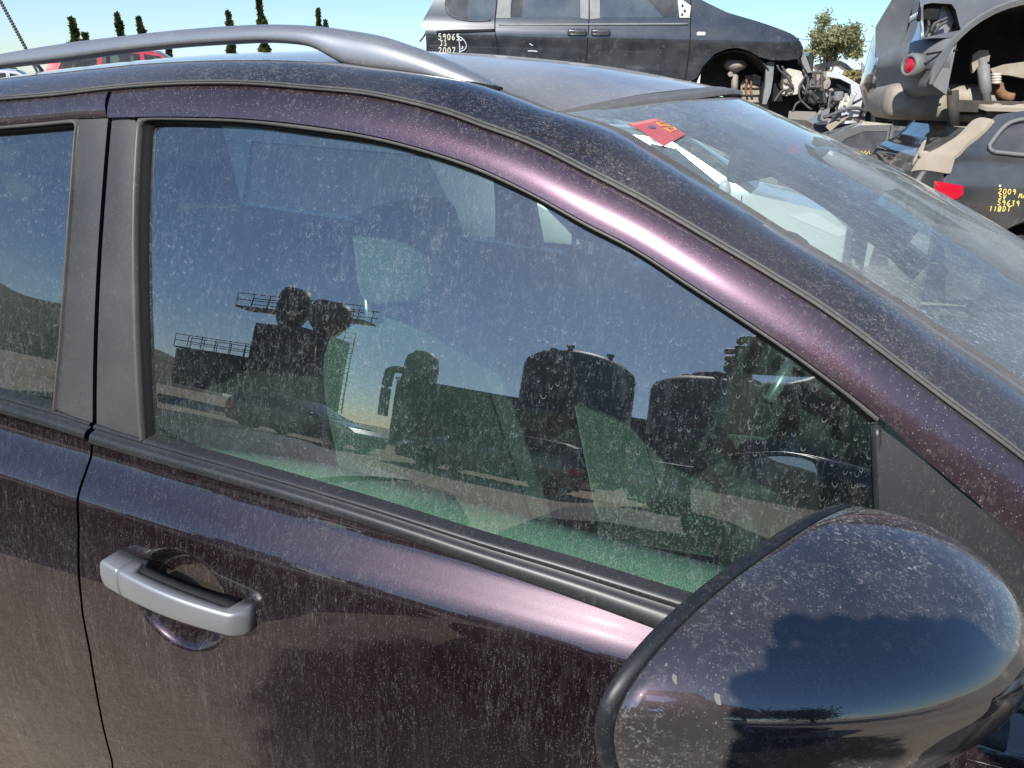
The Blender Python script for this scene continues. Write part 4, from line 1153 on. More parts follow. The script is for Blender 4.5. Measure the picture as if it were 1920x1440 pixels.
M['p_dull'] = dusty('weathered_dark_paint', (0.012, 0.012, 0.013), rough=0.75, film=(0.0, 0.03), worms=0, streaks=0.05, specks=0, wscale=0.12, spec=0.2)
M['glass_dull'] = plain('grimy_dark_glass', (0.02, 0.021, 0.022), 0.5, spec=0.3)
fc_ = yard_car('coupe', M['p_dull'], 'crushed_car', 'black coupe left of the person, flattened to shape the low door reflection', 'car', (-2.7, -2.9, -0.06), rad(181), res=0.12, wheels=False, glassm=M['glass_dull'])
fc_.scale = (1, 1, 0.68)  # coupe flattened to darken the door yet keep lit ground in the glass
cc_ = yard_car('hatch', M['p_dull'], 'crushed_car', 'flattened black hatchback added behind the person to shade the ground', 'car', (1.95, -2.75, -0.08), rad(0), res=0.2, wheels=False, glassm=M['glass_dull'])
cc_.scale = (1, 1, 0.60)  # added dark wreck, shades the ground that door and mirror reflect
# ================================================================== the photographer, just behind the lens
fh = np.array([-math.sin(YAW), math.cos(YAW), 0]); rh = _r0
def skin_body(name, verts, edges, radii, mat, parent, root=0, sub=2):
    me = bpy.data.meshes.new(name); me.from_pydata([tuple(map(float, v)) for v in verts], edges, []); 
    o = bpy.data.objects.new(name, me); COL.objects.link(o); o.parent = parent
    md = o.modifiers.new('skin', 'SKIN'); md.use_smooth_shade = True
    for i, r in enumerate(radii):
        me.skin_vertices[0].data[i].radius = r if isinstance(r, tuple) else (r, r)
        me.skin_vertices[0].data[i].use_root = (i == root)
    o.modifiers.new('sub', 'SUBSURF').levels = sub; o.modifiers['sub'].render_levels = sub
    me.materials.append(mat)
    return o
per = empty('person', (0, 0, 0)); tag(per, 'person in dark shirt and trousers holding a phone over the car', 'person')
M['skin'] = plain('skin', (0.45, 0.28, 0.20), 0.6); M['shirt'] = plain('dark_shirt', (0.03, 0.035, 0.05), 0.9); M['jeans'] = plain('dark_trousers', (0.03, 0.035, 0.055), 0.9)
M['hair'] = plain('dark_hair', (0.02, 0.015, 0.012), 0.7); M['phone'] = plain('phone_black', (0.015, 0.015, 0.016), 0.3)
base = CAM_POS-fh*0.42+rh*0.20; base[2] = 0
def pp(r_, f_, z): return base+rh*r_+fh*f_+np.array([0, 0, z])
ph_c = CAM_POS-CF*0.014+CR*0.073-CU*0.026
hl_, hr_ = ph_c-CR*0.094-CU*0.010-CF*0.03, ph_c+CR*0.085-CF*0.03
J = [pp(0,0,.95), pp(0,.0,1.12), pp(0,.0,1.30), pp(0,.01,1.43), pp(0,.03,1.50), pp(0,.05,1.58), pp(0,.06,1.66), pp(0,.05,1.73),
     pp(-.19,0,1.40), pp(-.26,.10,1.14), hl_-CF*0.06-CU*0.05, hl_,
     pp(.19,0,1.40), pp(.27,.14,1.20), hr_-CF*0.05+CR*0.02, hr_,
     pp(-.10,0,.90), pp(-.12,.02,.50), pp(-.13,-.03,.09), pp(-.14,.13,.04), pp(.10,0,.90), pp(.12,.02,.50), pp(.13,-.03,.09), pp(.14,.13,.04)]
Ed = [(0,1),(1,2),(2,3),(3,4),(4,5),(5,6),(6,7),(3,8),(8,9),(9,10),(10,11),(3,12),(12,13),(13,14),(14,15),(0,16),(16,17),(17,18),(18,19),(0,20),(20,21),(21,22),(22,23)]
Rd = [.14,.13,.15,.10,.055,.085,.095,.07,.065,.045,.030,.028,.065,.045,.030,.028,.09,.062,.042,.03,.09,.062,.042,.03]
body = skin_body('body', J, Ed, Rd, M['skin'], per)
Sh = J[:4]+[J[8], J[8]+(J[9]-J[8])*0.8, J[12], J[12]+(J[13]-J[12])*0.8]
skin_body('shirt', Sh, [(0,1),(1,2),(2,3),(3,4),(4,5),(3,6),(6,7)], [.155,.148,.168,.115,.085,.068,.085,.068], M['shirt'], per)
Tr = [J[0]]+J[16:19]+J[20:23]
skin_body('trousers', Tr, [(0,1),(1,2),(2,3),(0,4),(4,5),(5,6)], [.158,.105,.078,.062,.105,.078,.062], M['jeans'], per)
hm = Multi(); hc = pp(0, .04, 1.66)
for i_ in range(1):
    rows = []
    for th in np.linspace(0.05, 1.75, 10):
        rows.append([hc+np.array([0, 0, 0.125*math.cos(th)])+0.108*math.sin(th)*(rh*math.cos(a)+fh*(math.sin(a)-0.12)) for a in np.linspace(0, 2*math.pi, 25)[:-1]])
    loft('hair', rows, M['hair'], per, wrap=True)
for k, (a_, b_) in enumerate(((0.070, 0.062), (0.044, 0.058), (0.016, 0.052), (-0.014, 0.05), (-0.042, 0.05))):  # extra fingers added along the phone's top edge to break up its shadow
    r0_ = ph_c+CR*a_+CU*0.020-CF*0.022
    skin_body('finger', [r0_, r0_+CU*0.030-CR*0.006, r0_+CU*0.036-CR*0.022+CF*0.018, r0_+CU*0.018-CR*0.030+CF*0.026], [(0,1),(1,2),(2,3)], [.012,.013,.012,.010], M['skin'], per, sub=1)
for side_, wp in ((-1, hl_-CF*0.012), (1, hr_)):
    for k in range(4):
        r0_ = wp+CU*(0.03-0.02*k)-CF*0.005
        skin_body('finger', [r0_, r0_+CF*0.022+CR*side_*0.012, r0_+CF*0.034-CR*side_*0.008, r0_+CF*0.033-CR*side_*0.028], [(0,1),(1,2),(2,3)], [.009,.009,.008,.007], M['skin'], per, sub=1)
    skin_body('thumb', [wp-CU*0.03-CF*0.01, wp-CF*0.015-CU*0.01-CR*side_*0.02, wp-CF*0.012-CR*side_*0.045], [(0,1),(1,2)], [.011,.010,.008], M['skin'], per, sub=1)
ph = mesh_obj('phone', *box_vf((0, 0, 0), (0.158, 0.074, 0.008)), M['phone'], smooth=False)
ph.matrix_world = Matrix(((CR[0], CU[0], -CF[0], ph_c[0]), (CR[1], CU[1], -CF[1], ph_c[1]), (CR[2], CU[2], -CF[2], ph_c[2]), (0, 0, 0, 1)))
md = ph.modifiers.new('bevel', 'BEVEL'); md.width = 0.003; md.segments = 2
tag(ph, 'black phone held level in both hands of the person', 'phone')

# ================================================================== trees on the skyline
def leaf_mat(name, a, b):
    t = NT(name)
    f = t.noise(t.coord(), 1.4, 3.0)
    c_ = t.mixc(t.step(f, 0.35, 0.65), a, b)
    d = t.n('BsdfDiffuse', {'Color': c_}); tr = t.n('BsdfTranslucent', {'Color': c_})
    return t.done(t.mixs(0.3, d.outputs[0], tr.outputs[0]))
M['cypress'] = leaf_mat('cypress_foliage', (0.035, 0.050, 0.018), (0.085, 0.095, 0.032))
M['olive'] = leaf_mat('pale_olive_foliage', (0.24, 0.25, 0.13), (0.40, 0.39, 0.22))
M['brush'] = leaf_mat('dry_brush_foliage', (0.24, 0.22, 0.09), (0.38, 0.34, 0.15))
M['dark_leaf'] = leaf_mat('dark_tree_foliage', (0.03, 0.045, 0.02), (0.07, 0.085, 0.035))
M['bark'] = plain('bark', (0.10, 0.075, 0.055), 0.95, base2=(0.16, 0.13, 0.10), nscale=12)
def foliage(name, samples, size, mat, parent, up=0.0, rng=None):
    v, f = [], []
    for P in samples:
        a = np.array([rng.gauss(0, 1), rng.gauss(0, 1), rng.gauss(0, 0.6)+up]); a /= np.linalg.norm(a)+1e-9
        b_ = np.cross(a, [rng.gauss(0, 1), rng.gauss(0, 1), rng.gauss(0, 1)]); b_ /= np.linalg.norm(b_)+1e-9
        s = size*rng.uniform(0.6, 1.4); n0 = len(v)
        v += [P-b_*s*0.28, P+a*s*0.55-b_*0.0, P+b_*s*0.28, P-a*s*0.45]
        f.append((n0, n0+1, n0+2, n0+3))
    me = bpy.data.meshes.new(name); me.from_pydata([tuple(map(float, p_)) for p_ in v], [], f); me.materials.append(mat)
    o = bpy.data.objects.new(name, me); COL.objects.link(o); o.parent = parent
    return o
def ground_at(u, D):
    d = px_dir(u, 170); k = D/math.hypot(d[0], d[1]); return CAM_POS[0]+d[0]*k, CAM_POS[1]+d[1]*k
def z_at(u, v, D):
    d = px_dir(u, v); return CAM_POS[2]+d[2]*D/math.hypot(d[0], d[1])
def cypress(u, vtop, D, wpx, label, forks=1, seed=1, lean=0.0):
    rng = random.Random(seed); x, y = ground_at(u, D); H = z_at(u, vtop, D); r = wpx/2*D/FOCAL
    o = empty('cypress_tree', (x, y, 0)); tag(o, label, 'tree', 'cypresses on the skyline')
    tube('trunk', [(0, 0, 0), (lean*0.5, 0, H*0.45), (lean, 0, H*0.8)], [0.16, 0.10, 0.04], M['bark'], o, sides=7)
    pts = []
    for _ in range(2600):
        k = rng.randrange(forks); f = rng.random()**0.8
        z = 0.6+(H-0.6-(0.9*k if forks > 1 else 0))*f
        rr = r*(1-f**2.2)**0.75*(0.35+0.65*min(1, f*4))*(0.62+0.24*math.sin(z*3.1+seed+k*2)+0.20*math.sin(z*7.3+seed*1.7))
        a = rng.uniform(0, 6.283); q_ = rng.random()**0.45*rr
        pts.append(np.array([math.cos(a)*q_+(k-(forks-1)/2)*r*1.3*(0.3+0.7*f)+lean*f*f+0.10*math.sin(z*1.1+seed), math.sin(a)*q_, z]))
    foliage('crown', pts, 0.44, M['cypress'], o, up=0.9, rng=rng)
cypress(163, 37, 62, 34, 'bushy forked cypress above the roof rail over the red car', 2, 3)
cypress(240, 29, 66, 19, 'slim cypress left of the bent topped one', 1, 4)
cypress(288, 36, 66, 18, 'slim cypress with a bent wispy top', 1, 5, -0.5)
cypress(266, 88, 70, 12, 'short dark cypress between two slim ones under the rail', 1, 6)
cypress(327, 94, 66, 13, 'small low cypress right of the red car bonnet', 1, 7)
cypress(440, 24, 70, 19, 'slim cypress left of the tallest one', 1, 8)
cypress(500, -18, 64, 24, 'tallest cypress reaching the top of the picture', 1, 9)
cypress(612, 18, 72, 22, 'double topped cypress behind the bend of the roof rail', 2, 10)
def broad_tree(name, u, vc, D, rpx, hpx, mat, label, cat='tree', n=5200, size=0.30, seed=1, group=None):
    rng = random.Random(seed); x, y = ground_at(u, D); zc = z_at(u, vc, D); r = rpx*D/FOCAL; h = hpx*D/FOCAL
    o = empty(name, (x, y, 0)); tag(o, label, cat, group)
    tube('trunk', [(0, 0, 0), (0.1, 0, zc*0.5), (0, 0.1, zc)], [0.22, 0.15, 0.06], M['bark'], o, sides=8)
    for k in range(6):
        a = k*1.05; tube('limb', [(0.05, 0, zc*0.45+0.1*k), (r*0.5*math.cos(a), r*0.5*math.sin(a), zc+h*(0.1*k-0.2))], [0.09, 0.02], M['bark'], o, sides=6)
    cl = [(rng.gauss(0, 0.5)*r, rng.gauss(0, 0.5)*r, zc+rng.gauss(0, 0.42)*h, rng.uniform(0.25, 0.5)) for _ in range(26)]
    pts = []
    for _ in range(n):
        c_ = rng.choice(cl); d = np.array([rng.gauss(0, 1), rng.gauss(0, 1), rng.gauss(0, 1)])
        pts.append(np.array(c_[:3])+d*c_[3]*r*0.42)
    foliage('crown', pts, size, mat, o, up=0.3, rng=rng)
broad_tree('olive_tree', 1542, 84, 52, 34, 36, M['olive'], 'pale green tree standing between the van and the grey off roader', seed=11, n=12000, size=0.17)
broad_tree('dry_shrub', 1612, 150, 40, 26, 20, M['brush'], 'yellow dry shrub below the grey off roader bumper', 'shrub', 3000, 0.24, 12)
broad_tree('dry_shrub', 1580, 158, 42, 24, 18, M['brush'], 'yellow dry shrub behind the white body shell', 'shrub', 3000, 0.24, 13)
broad_tree('palm_shrub', 12, 158, 30, 22, 22, M['brush'], 'brown scrubby bush at the left edge beside the white car', 'shrub', 2500, 0.3, 14)
b = behind(24, 26)
for k, (az, D, r, z_, lb) in enumerate([(27, 17, 2.6, 4.4, 'dark leafy tree reflected in the mirror shell'), (40, 18, 3.0, 4.8, 'dark spreading tree at the far end of the reflected yard'), (56, 19, 2.6, 4.0, 'rounded dark tree beyond the silver hatchback in the reflection')]):
    rng = random.Random(40+k); b = behind(az, D)
    o = empty('broadleaf_tree', (b[0], b[1], 0)); tag(o, lb, 'tree')
    tube('trunk', [(0, 0, 0), (0.2, 0, 2.2), (0, 0.2, z_)], [0.3, 0.2, 0.08], M['bark'], o)
    cl = [np.array([rng.gauss(0, .5)*r, rng.gauss(0, .5)*r, z_+rng.gauss(0, .35)*r]) for _ in range(24)]
    foliage('crown', [rng.choice(cl)+np.array([rng.gauss(0, 1), rng.gauss(0, 1), rng.gauss(0, 1)])*0.28*r for _ in range(4200)], 0.4, M['dark_leaf'], o, up=0.2, rng=rng)
wx0 = np.array([*ground_at(1400, 55), z_at(1400, 66, 55)]); wx1 = np.array([*ground_at(1760, 60), z_at(1760, 72, 60)])
wl = tube('power_line', [wx0+(wx1-wx0)*t_-np.array([0, 0, 0.25*math.sin(math.pi*t_)]) for t_ in np.linspace(-0.5, 1.5, 13)], 0.018, M['hose'], sides=5)
tag(wl, 'thin overhead wire crossing the sky beside the olive tree', 'wire')

# ================================================================== wrecks beyond the car
class Frame:
    """a vehicle's own frame: origin on the side plane facing the camera, x forward, y into the vehicle"""
    def __init__(self, u, D, rz, z0):
        x, y = ground_at(u, D); self.o = np.array([x, y, z0]); self.rz = rz
        self.ex = np.array([math.cos(rz), math.sin(rz), 0]); self.ey = np.array([-math.sin(rz), math.cos(rz), 0])
    def __call__(self, u, v, y=0.0):
        P = on_plane(u, v, self.o+self.ey*y, self.ey)-self.o
        return np.array([P @ self.ex, P @ self.ey, P[2]])
    def xz(self, pts, y=0.0): return [tuple(self(u, v, y)[[0, 2]]) for u, v in pts]
def drop_shadow_base(o): pass

# ---- black minivan raised on another wreck
VF = Frame(1105, 9.8, rad(16), 1.20)
van = empty('minivan', tuple(VF.o), VF.rz); tag(van, 'blue black minivan without front wheels raised on a wreck, yellow numbers on it', 'van')
_vb = VF(1105, 50)[2]
def van_y(x, z):
    d = z-_vb
    return (0.10*d+0.22*d*d if d > 0 else -0.035*math.sin(min(1, -d/0.22)*math.pi)*0.6-0.02*min(1, -d/0.1)+0.05*max(0, -d-0.35))+0.010*max(0, abs(x)-1.4)**2*3
van_fn = lambda a, b, off=0.0: np.array([a, van_y(a, b)-off, b])
W_q = [(845,-60),(838,-30),(836,10),(843,25),(862,34),(880,38),(921,36),(931,0),(940,-55),(900,-66)]
W_r = [(957,32),(1088,32),(1088,-66),(962,-66)]
W_f = [(1125,32),(1270,32),(1272,0),(1225,-50),(1190,-64),(1125,-66)]
out_v = [(848,-84),(812,0),(789,47),(799,57),(800,108),(806,158),(860,160),(1000,158),(1200,157),(1296,152),(1306,146),(1318,124),(1340,101),(1362,92),(1382,90),(1402,95),(1423,107),(1448,113),(1475,113),(1497,110),(1504,100),(1506,90),(1500,78),(1482,62),(1425,41),(1365,23),(1330,6),(1308,-6),(1270,-40),(1235,-68),(1200,-86),(1050,-96),(900,-92)]
side = panel('body_side', VF.xz(out_v), van_fn, M['p_van'], van, holes=[VF.xz(W_q), VF.xz(W_r), VF.xz(W_f)], res=0.06, solid=0.04)
far_fn = lambda a, b, off=0.0: np.array([a, 1.86-van_y(a, b)+off, b])
panel('body_side', VF.xz(out_v), far_fn, M['p_van'], van, holes=[VF.xz(W_q), VF.xz(W_r), VF.xz(W_f)], res=0.12, solid=0.04)
M['glass_van'] = glass('van_glass', (0.30, 0.36, 0.38), film=(0.10, 0.25), worms=0, curls=0, streaks=0.0, ior=1.75)
for w in (W_q, W_r, W_f): panel('side_window', VF.xz(w), lambda a, b: van_fn(a, b, -0.012), M['glass_van'], van, res=0.3)
for w in (W_q, W_r, W_f): panel('far_window', VF.xz(w), lambda a, b: far_fn(a, b, -0.012), M['glass_van'], van, res=0.3)
for a, b_ in (([(939,-66),(934,0),(930,34)], [(957,-66),(957,0),(957,34)]), ([(1088,-66),(1088,34)], [(1104,-66),(1104,36)]), ([(1106,-66),(1106,36)], [(1125,-66),(1125,34)])):
    A = crm([np.array(VF(u, v)) for u, v in a], 8); B = crm([np.array(VF(u, v)) for u, v in b_], 8)
    loft('window_post', [[van_fn(p_[0], p_[2], 0.006) for p_ in A], [van_fn(p_[0], p_[2], 0.006) for p_ in B]], M['grey_plastic'], van, solid=0.006)
def seam(pts, r=0.007, mat=None, name='panel_seam', off=0.002):
    P = crm([np.array(VF(u, v)) for u, v in pts], 20)
    return tube(name, [van_fn(p_[0], p_[2], off) for p_ in P], r, mat or M['dark'], van, sides=5)
seam([(938,-60),(931,0),(928,50),(932,80),(936,110)]); seam([(1104,-60),(1104,40),(1100,100),(1100,150)]); seam([(1296,-5),(1295,40),(1291,100),(1284,150)])
seam([(820,62),(850,60),(900,59),(928,58)], 0.022, off=-0.006, name='slide_rail_slot')
seam([(935,47),(1100,46),(1290,45)], 0.012, M['grey_plastic'], 'belt_moulding', 0.004)
seam([(838,-20),(834,10),(842,27),(862,36),(890,40),(920,38)], 0.008, M['rubber'], 'window_seal', 0.004)
for c_, dx in ((1082, -1), (1126, 1)):
    q_ = VF(c_, 61); rr = rounded('door_handle', tuple(van_fn(q_[0], q_[2], 0.025)), (0.22, 0.05, 0.07), M['p_black'], van, 0.03, seg=3)
q_ = VF(1314, 64); rounded('side_repeater', tuple(van_fn(q_[0], q_[2], 0.006)), (0.10, 0.03, 0.045), M['white_lens'], van, 0.02, seg=3)
q_ = [VF(1271,-8), VF(1296,10), VF(1293,33), VF(1274,33)]
panel('mirror_plate', [(p_[0], p_[2]) for p_ in q_], lambda a, b: van_fn(a, b, 0.012), M['white_plastic'], van, res=0.1, solid=0.01)
for k, (u, v) in enumerate([(1280,10),(1284,20),(1279,27)]): q_ = VF(u, v); Multi().lathe([(0.012, 0), (0.012, 0.012)], tuple(van_fn(q_[0], q_[2], 0.026)), 8, 'y').build('mirror_fixing', M['dark'], van)
# roof, bonnet, tailgate, windscreen, floor
def span(name, pts, mat, crown=0.05, ins=0.0):
    P = crm([np.array(VF(u, v)) for u, v in pts], 14)
    rows = []
    for p_ in P:
        y0 = van_y(p_[0], p_[2])+ins; y1 = 1.86-y0
        rows.append([np.array([p_[0], y, p_[2]+crown*(1-((y-0.93)/(y1-y0)*2)**2)]) for y in np.linspace(y0, y1, 13)])
    return loft(name, rows, mat, van, solid=0.02)
span('roof', [(848,-84),(900,-92),(1050,-96),(1200,-86)], M['p_van'])
span('windscreen', [(1200,-86),(1235,-68),(1270,-40),(1308,-6)], M['glass_van'])
span('bonnet', [(1308,-6),(1330,6),(1365,23),(1425,41),(1482,62),(1500,78)], M['p_van'])
span('tailgate', [(848,-84),(812,0),(789,47),(799,57),(800,108),(806,158)], M['p_van'], 0.0)
span('floor_pan', [(806,150),(1000,148),(1296,146)], M['liner'], 0.0, 0.1)
span('bulkhead', [(1300,0),(1302,60),(1305,146)], M['liner'], 0.0, 0.08)
# stripped front end: arch, strut, liner, lamp box, radiator frame, hoses
y_in = 0.30
P = [VF(u, v, 0.1) for u, v in [(1300,165),(1310,140),(1325,118),(1345,103),(1370,95),(1400,98),(1425,112),(1440,130)]]
loft('arch_liner', [[np.array([p_[0], 0.05, p_[2]]) for p_ in crm(P, 24)], [np.array([p_[0], 0.62, p_[2]]) for p_ in crm(P, 24)]], M['liner'], van, solid=0.01)
box('inner_wing', tuple(VF(1400, 145, 0.62)), (1.1, 0.05, 0.9), M['liner'], van)
s0 = VF(1378, 121, y_in); s1 = VF(1377, 178, y_in)
Multi().lathe([(0.03, 0.05), (0.10, 0.045), (0.135, 0.0), (0.13, -0.03), (0.05, -0.075), (0.04, -0.08)], tuple(s0), 20).build('strut_top_mount', M['dirty_metal'], van, smooth=True)
tube('strut', [s0, s0+(s1-s0)*0.35, s0+(s1-s0)*0.36, s1], [0.032, 0.032, 0.040, 0.040], M['dirty_metal'], van, sides=12)
Multi().lathe([(0.028, -0.02), (0.028, 0.02)], tuple(VF(1369, 139, y_in-0.05)), 10, 'y').build('strut_bracket', M['dirty_metal'], van)
def vpanel(name, pts, y, mat, th=0.03, res=0.08, parent=None):
    return panel(name, VF.xz(pts, y), lambda a, b: np.array([a, y, b]), mat, parent or van, res=res, solid=th, off=0)
vpanel('chassis_plate', [(1388,157),(1400,143),(1414,139),(1428,144),(1438,152),(1440,215),(1392,215)], 0.45, M['dirty_metal'], 0.05)
for vv in (163, 176, 190): tube('plate_rib', [VF(1392, vv, 0.41), VF(1437, vv+1, 0.41)], 0.018, M['dirty_metal'], van, sides=5)
for u in (1399, 1408): tube('brake_pipe', crm([VF(u, 141, 0.38), VF(u+1, 155, 0.37), VF(u-1, 165, 0.38), VF(u+2, 180, 0.37)], 12), 0.014, M['rust'], van, sides=6)
vpanel('bumper_bracket', [(1436,117),(1444,115),(1451,117),(1448,150),(1444,175),(1436,195),(1428,195),(1434,160)], 0.10, M['grey_plastic'], 0.05)
box('lamp_recess', tuple(VF(1470, 148, 0.45)), (0.55, 0.3, 0.5), M['dark'], van)
vpanel('lamp_box', [(1468,134),(1474,128),(1496,133),(1504,138),(1502,160),(1494,176),(1472,180),(1466,165)], 0.18, M['white_plastic'], 0.14, 0.05)
rngj = random.Random(5)
for k in range(10):
    u, v = 1468+rngj.random()*18, 150+rngj.random()*28
    q_ = VF(u, v, 0.09); rounded('lamp_fixing', tuple(q_), (0.03+0.03*rngj.random(), 0.04, 0.03+0.04*rngj.random()), rngj.choice([M['white_plastic'], M['dirty_metal'], M['hose']]), van, 0.008, (rngj.random(), rngj.random(), 0), seg=2)
hoses = [[(1457,122),(1462,132),(1470,138),(1480,150),(1486,165)],[(1466,124),(1472,134),(1484,146)],[(1512,138),(1506,150),(1498,165),(1500,185),(1512,198),(1522,206)],[(1516,148),(1512,168),(1508,178)],[(1452,190),(1462,175),(1470,168)],[(1486,210),(1492,196),(1500,190)],[(1505,130),(1512,142),(1516,160),(1514,176)]]
for h_ in hoses: tube('hose', crm([VF(u, v, 0.06) for u, v in h_], 16), 0.012, M['hose'], van, sides=6)
vpanel('front_post', [(1503,92),(1512,112),(1520,135),(1513,137),(1503,120),(1500,110)], 0.10, M['grey_plastic'], 0.08)
vpanel('slam_panel', [(1513,100),(1520,98),(1520,135),(1514,135)], 0.35, M['p_black'], 0.2)
fr_ = Multi()
for a, b_ in (((1512,136),(1541,136)),((1541,136),(1541,170)),((1514,136),(1514,160)),((1516,163),(1541,163)),((1528,136),(1528,163))): fr_.tube([VF(*a, 0.12), VF(*b_, 0.12)], 0.018, 6)
fr_.build('radiator_frame', M['hose'], van)
eng = Multi()
for k in range(16):
    q_ = VF(1512+rngj.random()*34, 145+rngj.random()*45, 0.35+0.2*rngj.random()); s_ = 0.06+0.14*rngj.random()
    if k % 2: eng.box(tuple(q_), (s_, s_, s_*0.8), Matrix.Translation(Vector(q_)) @ Matrix.Rotation(rngj.random()*2, 4, 'Y') @ Matrix.Translation(-Vector(q_)))
    else: eng.lathe([(s_*0.5, -0.08), (s_*0.55, 0), (s_*0.3, 0.06)], tuple(q_), 12, 'y')
eng.build('engine_block', M['dirty_metal'], van)
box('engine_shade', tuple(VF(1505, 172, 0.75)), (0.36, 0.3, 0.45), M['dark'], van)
for k in range(5): tube('engine_hose', crm([VF(1508+rngj.random()*40, 140+rngj.random()*20, 0.2), VF(1508+rngj.random()*40, 160+rngj.random()*20, 0.15), VF(1508+rngj.random()*40, 180+rngj.random()*20, 0.2)], 12), 0.022, M['hose'], van, sides=7)
tube('tow_strap', crm([VF(800, 58), VF(795, 68), VF(787, 78)], 6), 0.01, M['hose'], van)
# writing
def van_write(text, u, v, px, mat, r=0.006, name='writing'):
    q_ = VF(u, v); s_ = px*9.8/FOCAL
    letters(van, text, (q_[0], 0, q_[2]), (1, 0, 0), (0, 0, 1), s_, r, mat, name, lambda P_: van_fn(P_[0], P_[2], 0.006))
van_write('59065', 823, 75, 9.5, M['marker_pale']); van_write('J3', 826, 86, 8, M['marker_pale']); van_write('2007', 823, 100, 9.5, M['marker_pale'])
for pts in ([(859,68),(862,80),(863,101)],[(859,68),(868,73),(874,81),(875,87),(872,93),(864,97)],[(862,73),(865,77),(868,74)],[(865,92),(869,90),(867,87)]):
    seam(pts, 0.006, M['marker_white'], 'drawn_mark', 0.006)
for pts in ([(990,96),(1000,96),(1008,97)],[(993,82),(999,86)]): seam(pts, 0.006, M['marker_white'], 'paint_scratch', 0.003)
# the wreck that carries it
yard_car('hatch', M['p_blue'], 'crushed_car', 'flattened dark blue hatchback carrying the minivan', 'car', (VF.o[0]-0.27, VF.o[1]+0.95, -0.18), VF.rz, wheels=False, res=0.2)

# ---- grey off roader, rear corner, stacked on the black one
GF = Frame(1752, 4.9, rad(4), 1.0)
suv = empty('off_roader', tuple(GF.o), GF.rz); tag(suv, 'grey blue off roader with red bumper reflector stacked on the black one', 'car')
def gy(x, z): d = z-1.0; return 0.10*max(0, d)+0.12*max(0, d)**2*1.5+0.010
g_fn = lambda a, b, off=0.0: np.array([a, gy(a, b)-off, b])
ac = GF(1912, 172); ar_ = 0.415
gx_ = lambda u, v: tuple(GF(u, v)[[0, 2]])
zt_ = GF(1790, 68)[2]
arch = [(ac[0]+ar_*math.cos(a), ac[2]+ar_*math.sin(a)) for a in np.linspace(math.pi*0.98, 0.02, 22)]
o1 = [gx_(1727, 72), gx_(1729, -10), (0.10, 1.55), (0.28, 1.68), (1.2, 1.72), (2.3, 1.66), (2.9, 1.12), (3.4, 1.02), (3.4, 0.4), (ac[0]+ar_+0.02, 0.4)]+arch[::-1]+[gx_(1795, 70)]
LH = [gx_(*p_) for p_ in [(1731,18),(1733,8),(1748,5),(1785,7),(1793,18),(1800,48),(1803,56),(1770,62),(1734,70)]]
WG = [(0.42, 1.12), (1.0, 1.10), (1.0, 1.50), (0.55, 1.50)]
panel('body_side', o1, g_fn, M['p_grey'], suv, holes=[LH, WG], res=0.05, solid=0.03)
panel('side_window', WG, lambda a, b: g_fn(a, b, -0.012), M['glass_far'], suv, res=0.2)
panel('body_side', o1, lambda a, b: np.array([a, 1.86-gy(a, b), b]), M['p_grey'], suv, holes=[WG], res=0.15, solid=0.03)
loft('arch_lip', [[np.array([x, gy(x, z)-0.004, z]) for x, z in arch], [np.array([ac[0]+(x-ac[0])*1.06, gy(x, z)-0.016, ac[2]+(z-ac[2])*1.06]) for x, z in arch]], M['bumper_grey'], suv, solid=0.02)
loft('arch_liner', [[np.array([x, 0.02, z]) for x, z in arch], [np.array([x, 0.55, z]) for x, z in arch]], M['liner'], suv)
box('inner_arch_wall', (ac[0]+0.05, 0.56, ac[2]+0.2), (0.78, 0.04, 0.42), M['liner'], suv)
# lamp opening: pale inner panel, dark edge, wiring
panel('lamp_cavity', LH, lambda a, b: np.array([a, 0.12, b]), M['p_silver'], suv, res=0.1)
loft('lamp_cavity_wall', [[np.array([a, gy(a, b)+0.005, b]) for a, b in LH+LH[:1]], [np.array([a, 0.12, b]) for a, b in LH+LH[:1]]], M['liner'], suv, smooth=False)
box('lamp_socket_block', tuple(GF(1742, 20, 0.07)), (0.10, 0.06, 0.10), M['dark'], suv, bevel=0.01)
for w_ in ([(1746,60),(1752,45),(1768,37),(1776,34)],[(1752,62),(1762,48),(1776,40)],[(1734,70),(1742,50),(1738,30)]): tube('lamp_wire', crm([GF(u, v, 0.05) for u, v in w_], 10), 0.008, M['hose'], suv, sides=5)
# bumper swept round the corner
path = crm([np.array(p_) for p_ in [(0.055, 0.0), (0.03, 0.003), (0.0, 0.02), (-0.06, 0.10), (-0.10, 0.25), (-0.13, 0.6), (-0.14, 0.93), (-0.13, 1.26), (-0.10, 1.61), (-0.06, 1.76), (0.0, 1.84), (0.055, 1.86)]], 60)
zb1, zb0 = zt_, GF(1775, 178)[2]
rows = []
for f, o_, in [(0, 0.03), (0.04, 0.0), (0.25, -0.015), (0.5, -0.02), (0.55, 0.0), (0.75, 0.005), (0.92, 0.03), (1.0, 0.09)]:
    row = []
    for i, q_ in enumerate(path):
        cdir = np.array([q_[0]-0.6, q_[1]-0.93]); cdir /= np.linalg.norm(cdir)
        zz = zb1+(zb0-zb1)*f-0.05*f*(1-min(1, abs(q_[1]-0.93)/0.9))
        row.append(np.array([q_[0]-cdir[0]*o_, q_[1]-cdir[1]*o_, zz]))
    rows.append(row)
bmp = loft('rear_bumper', rows, M['bumper_grey'], suv, solid=0.02)
pts = [(0.06, zb1), gx_(1795, 70)]+sorted([(x, z) for x, z in arch if x < ac[0]-0.05 and z < gx_(1795, 70)[1]-0.005 and z > zb0], key=lambda p_: -p_[1])+[(0.06, zb0)]
panel('bumper_end', pts, lambda a, b: g_fn(a, b, 0.012), M['bumper_grey'], suv, res=0.06, solid=0.02)
rf = GF(1716, 123, 0.10)
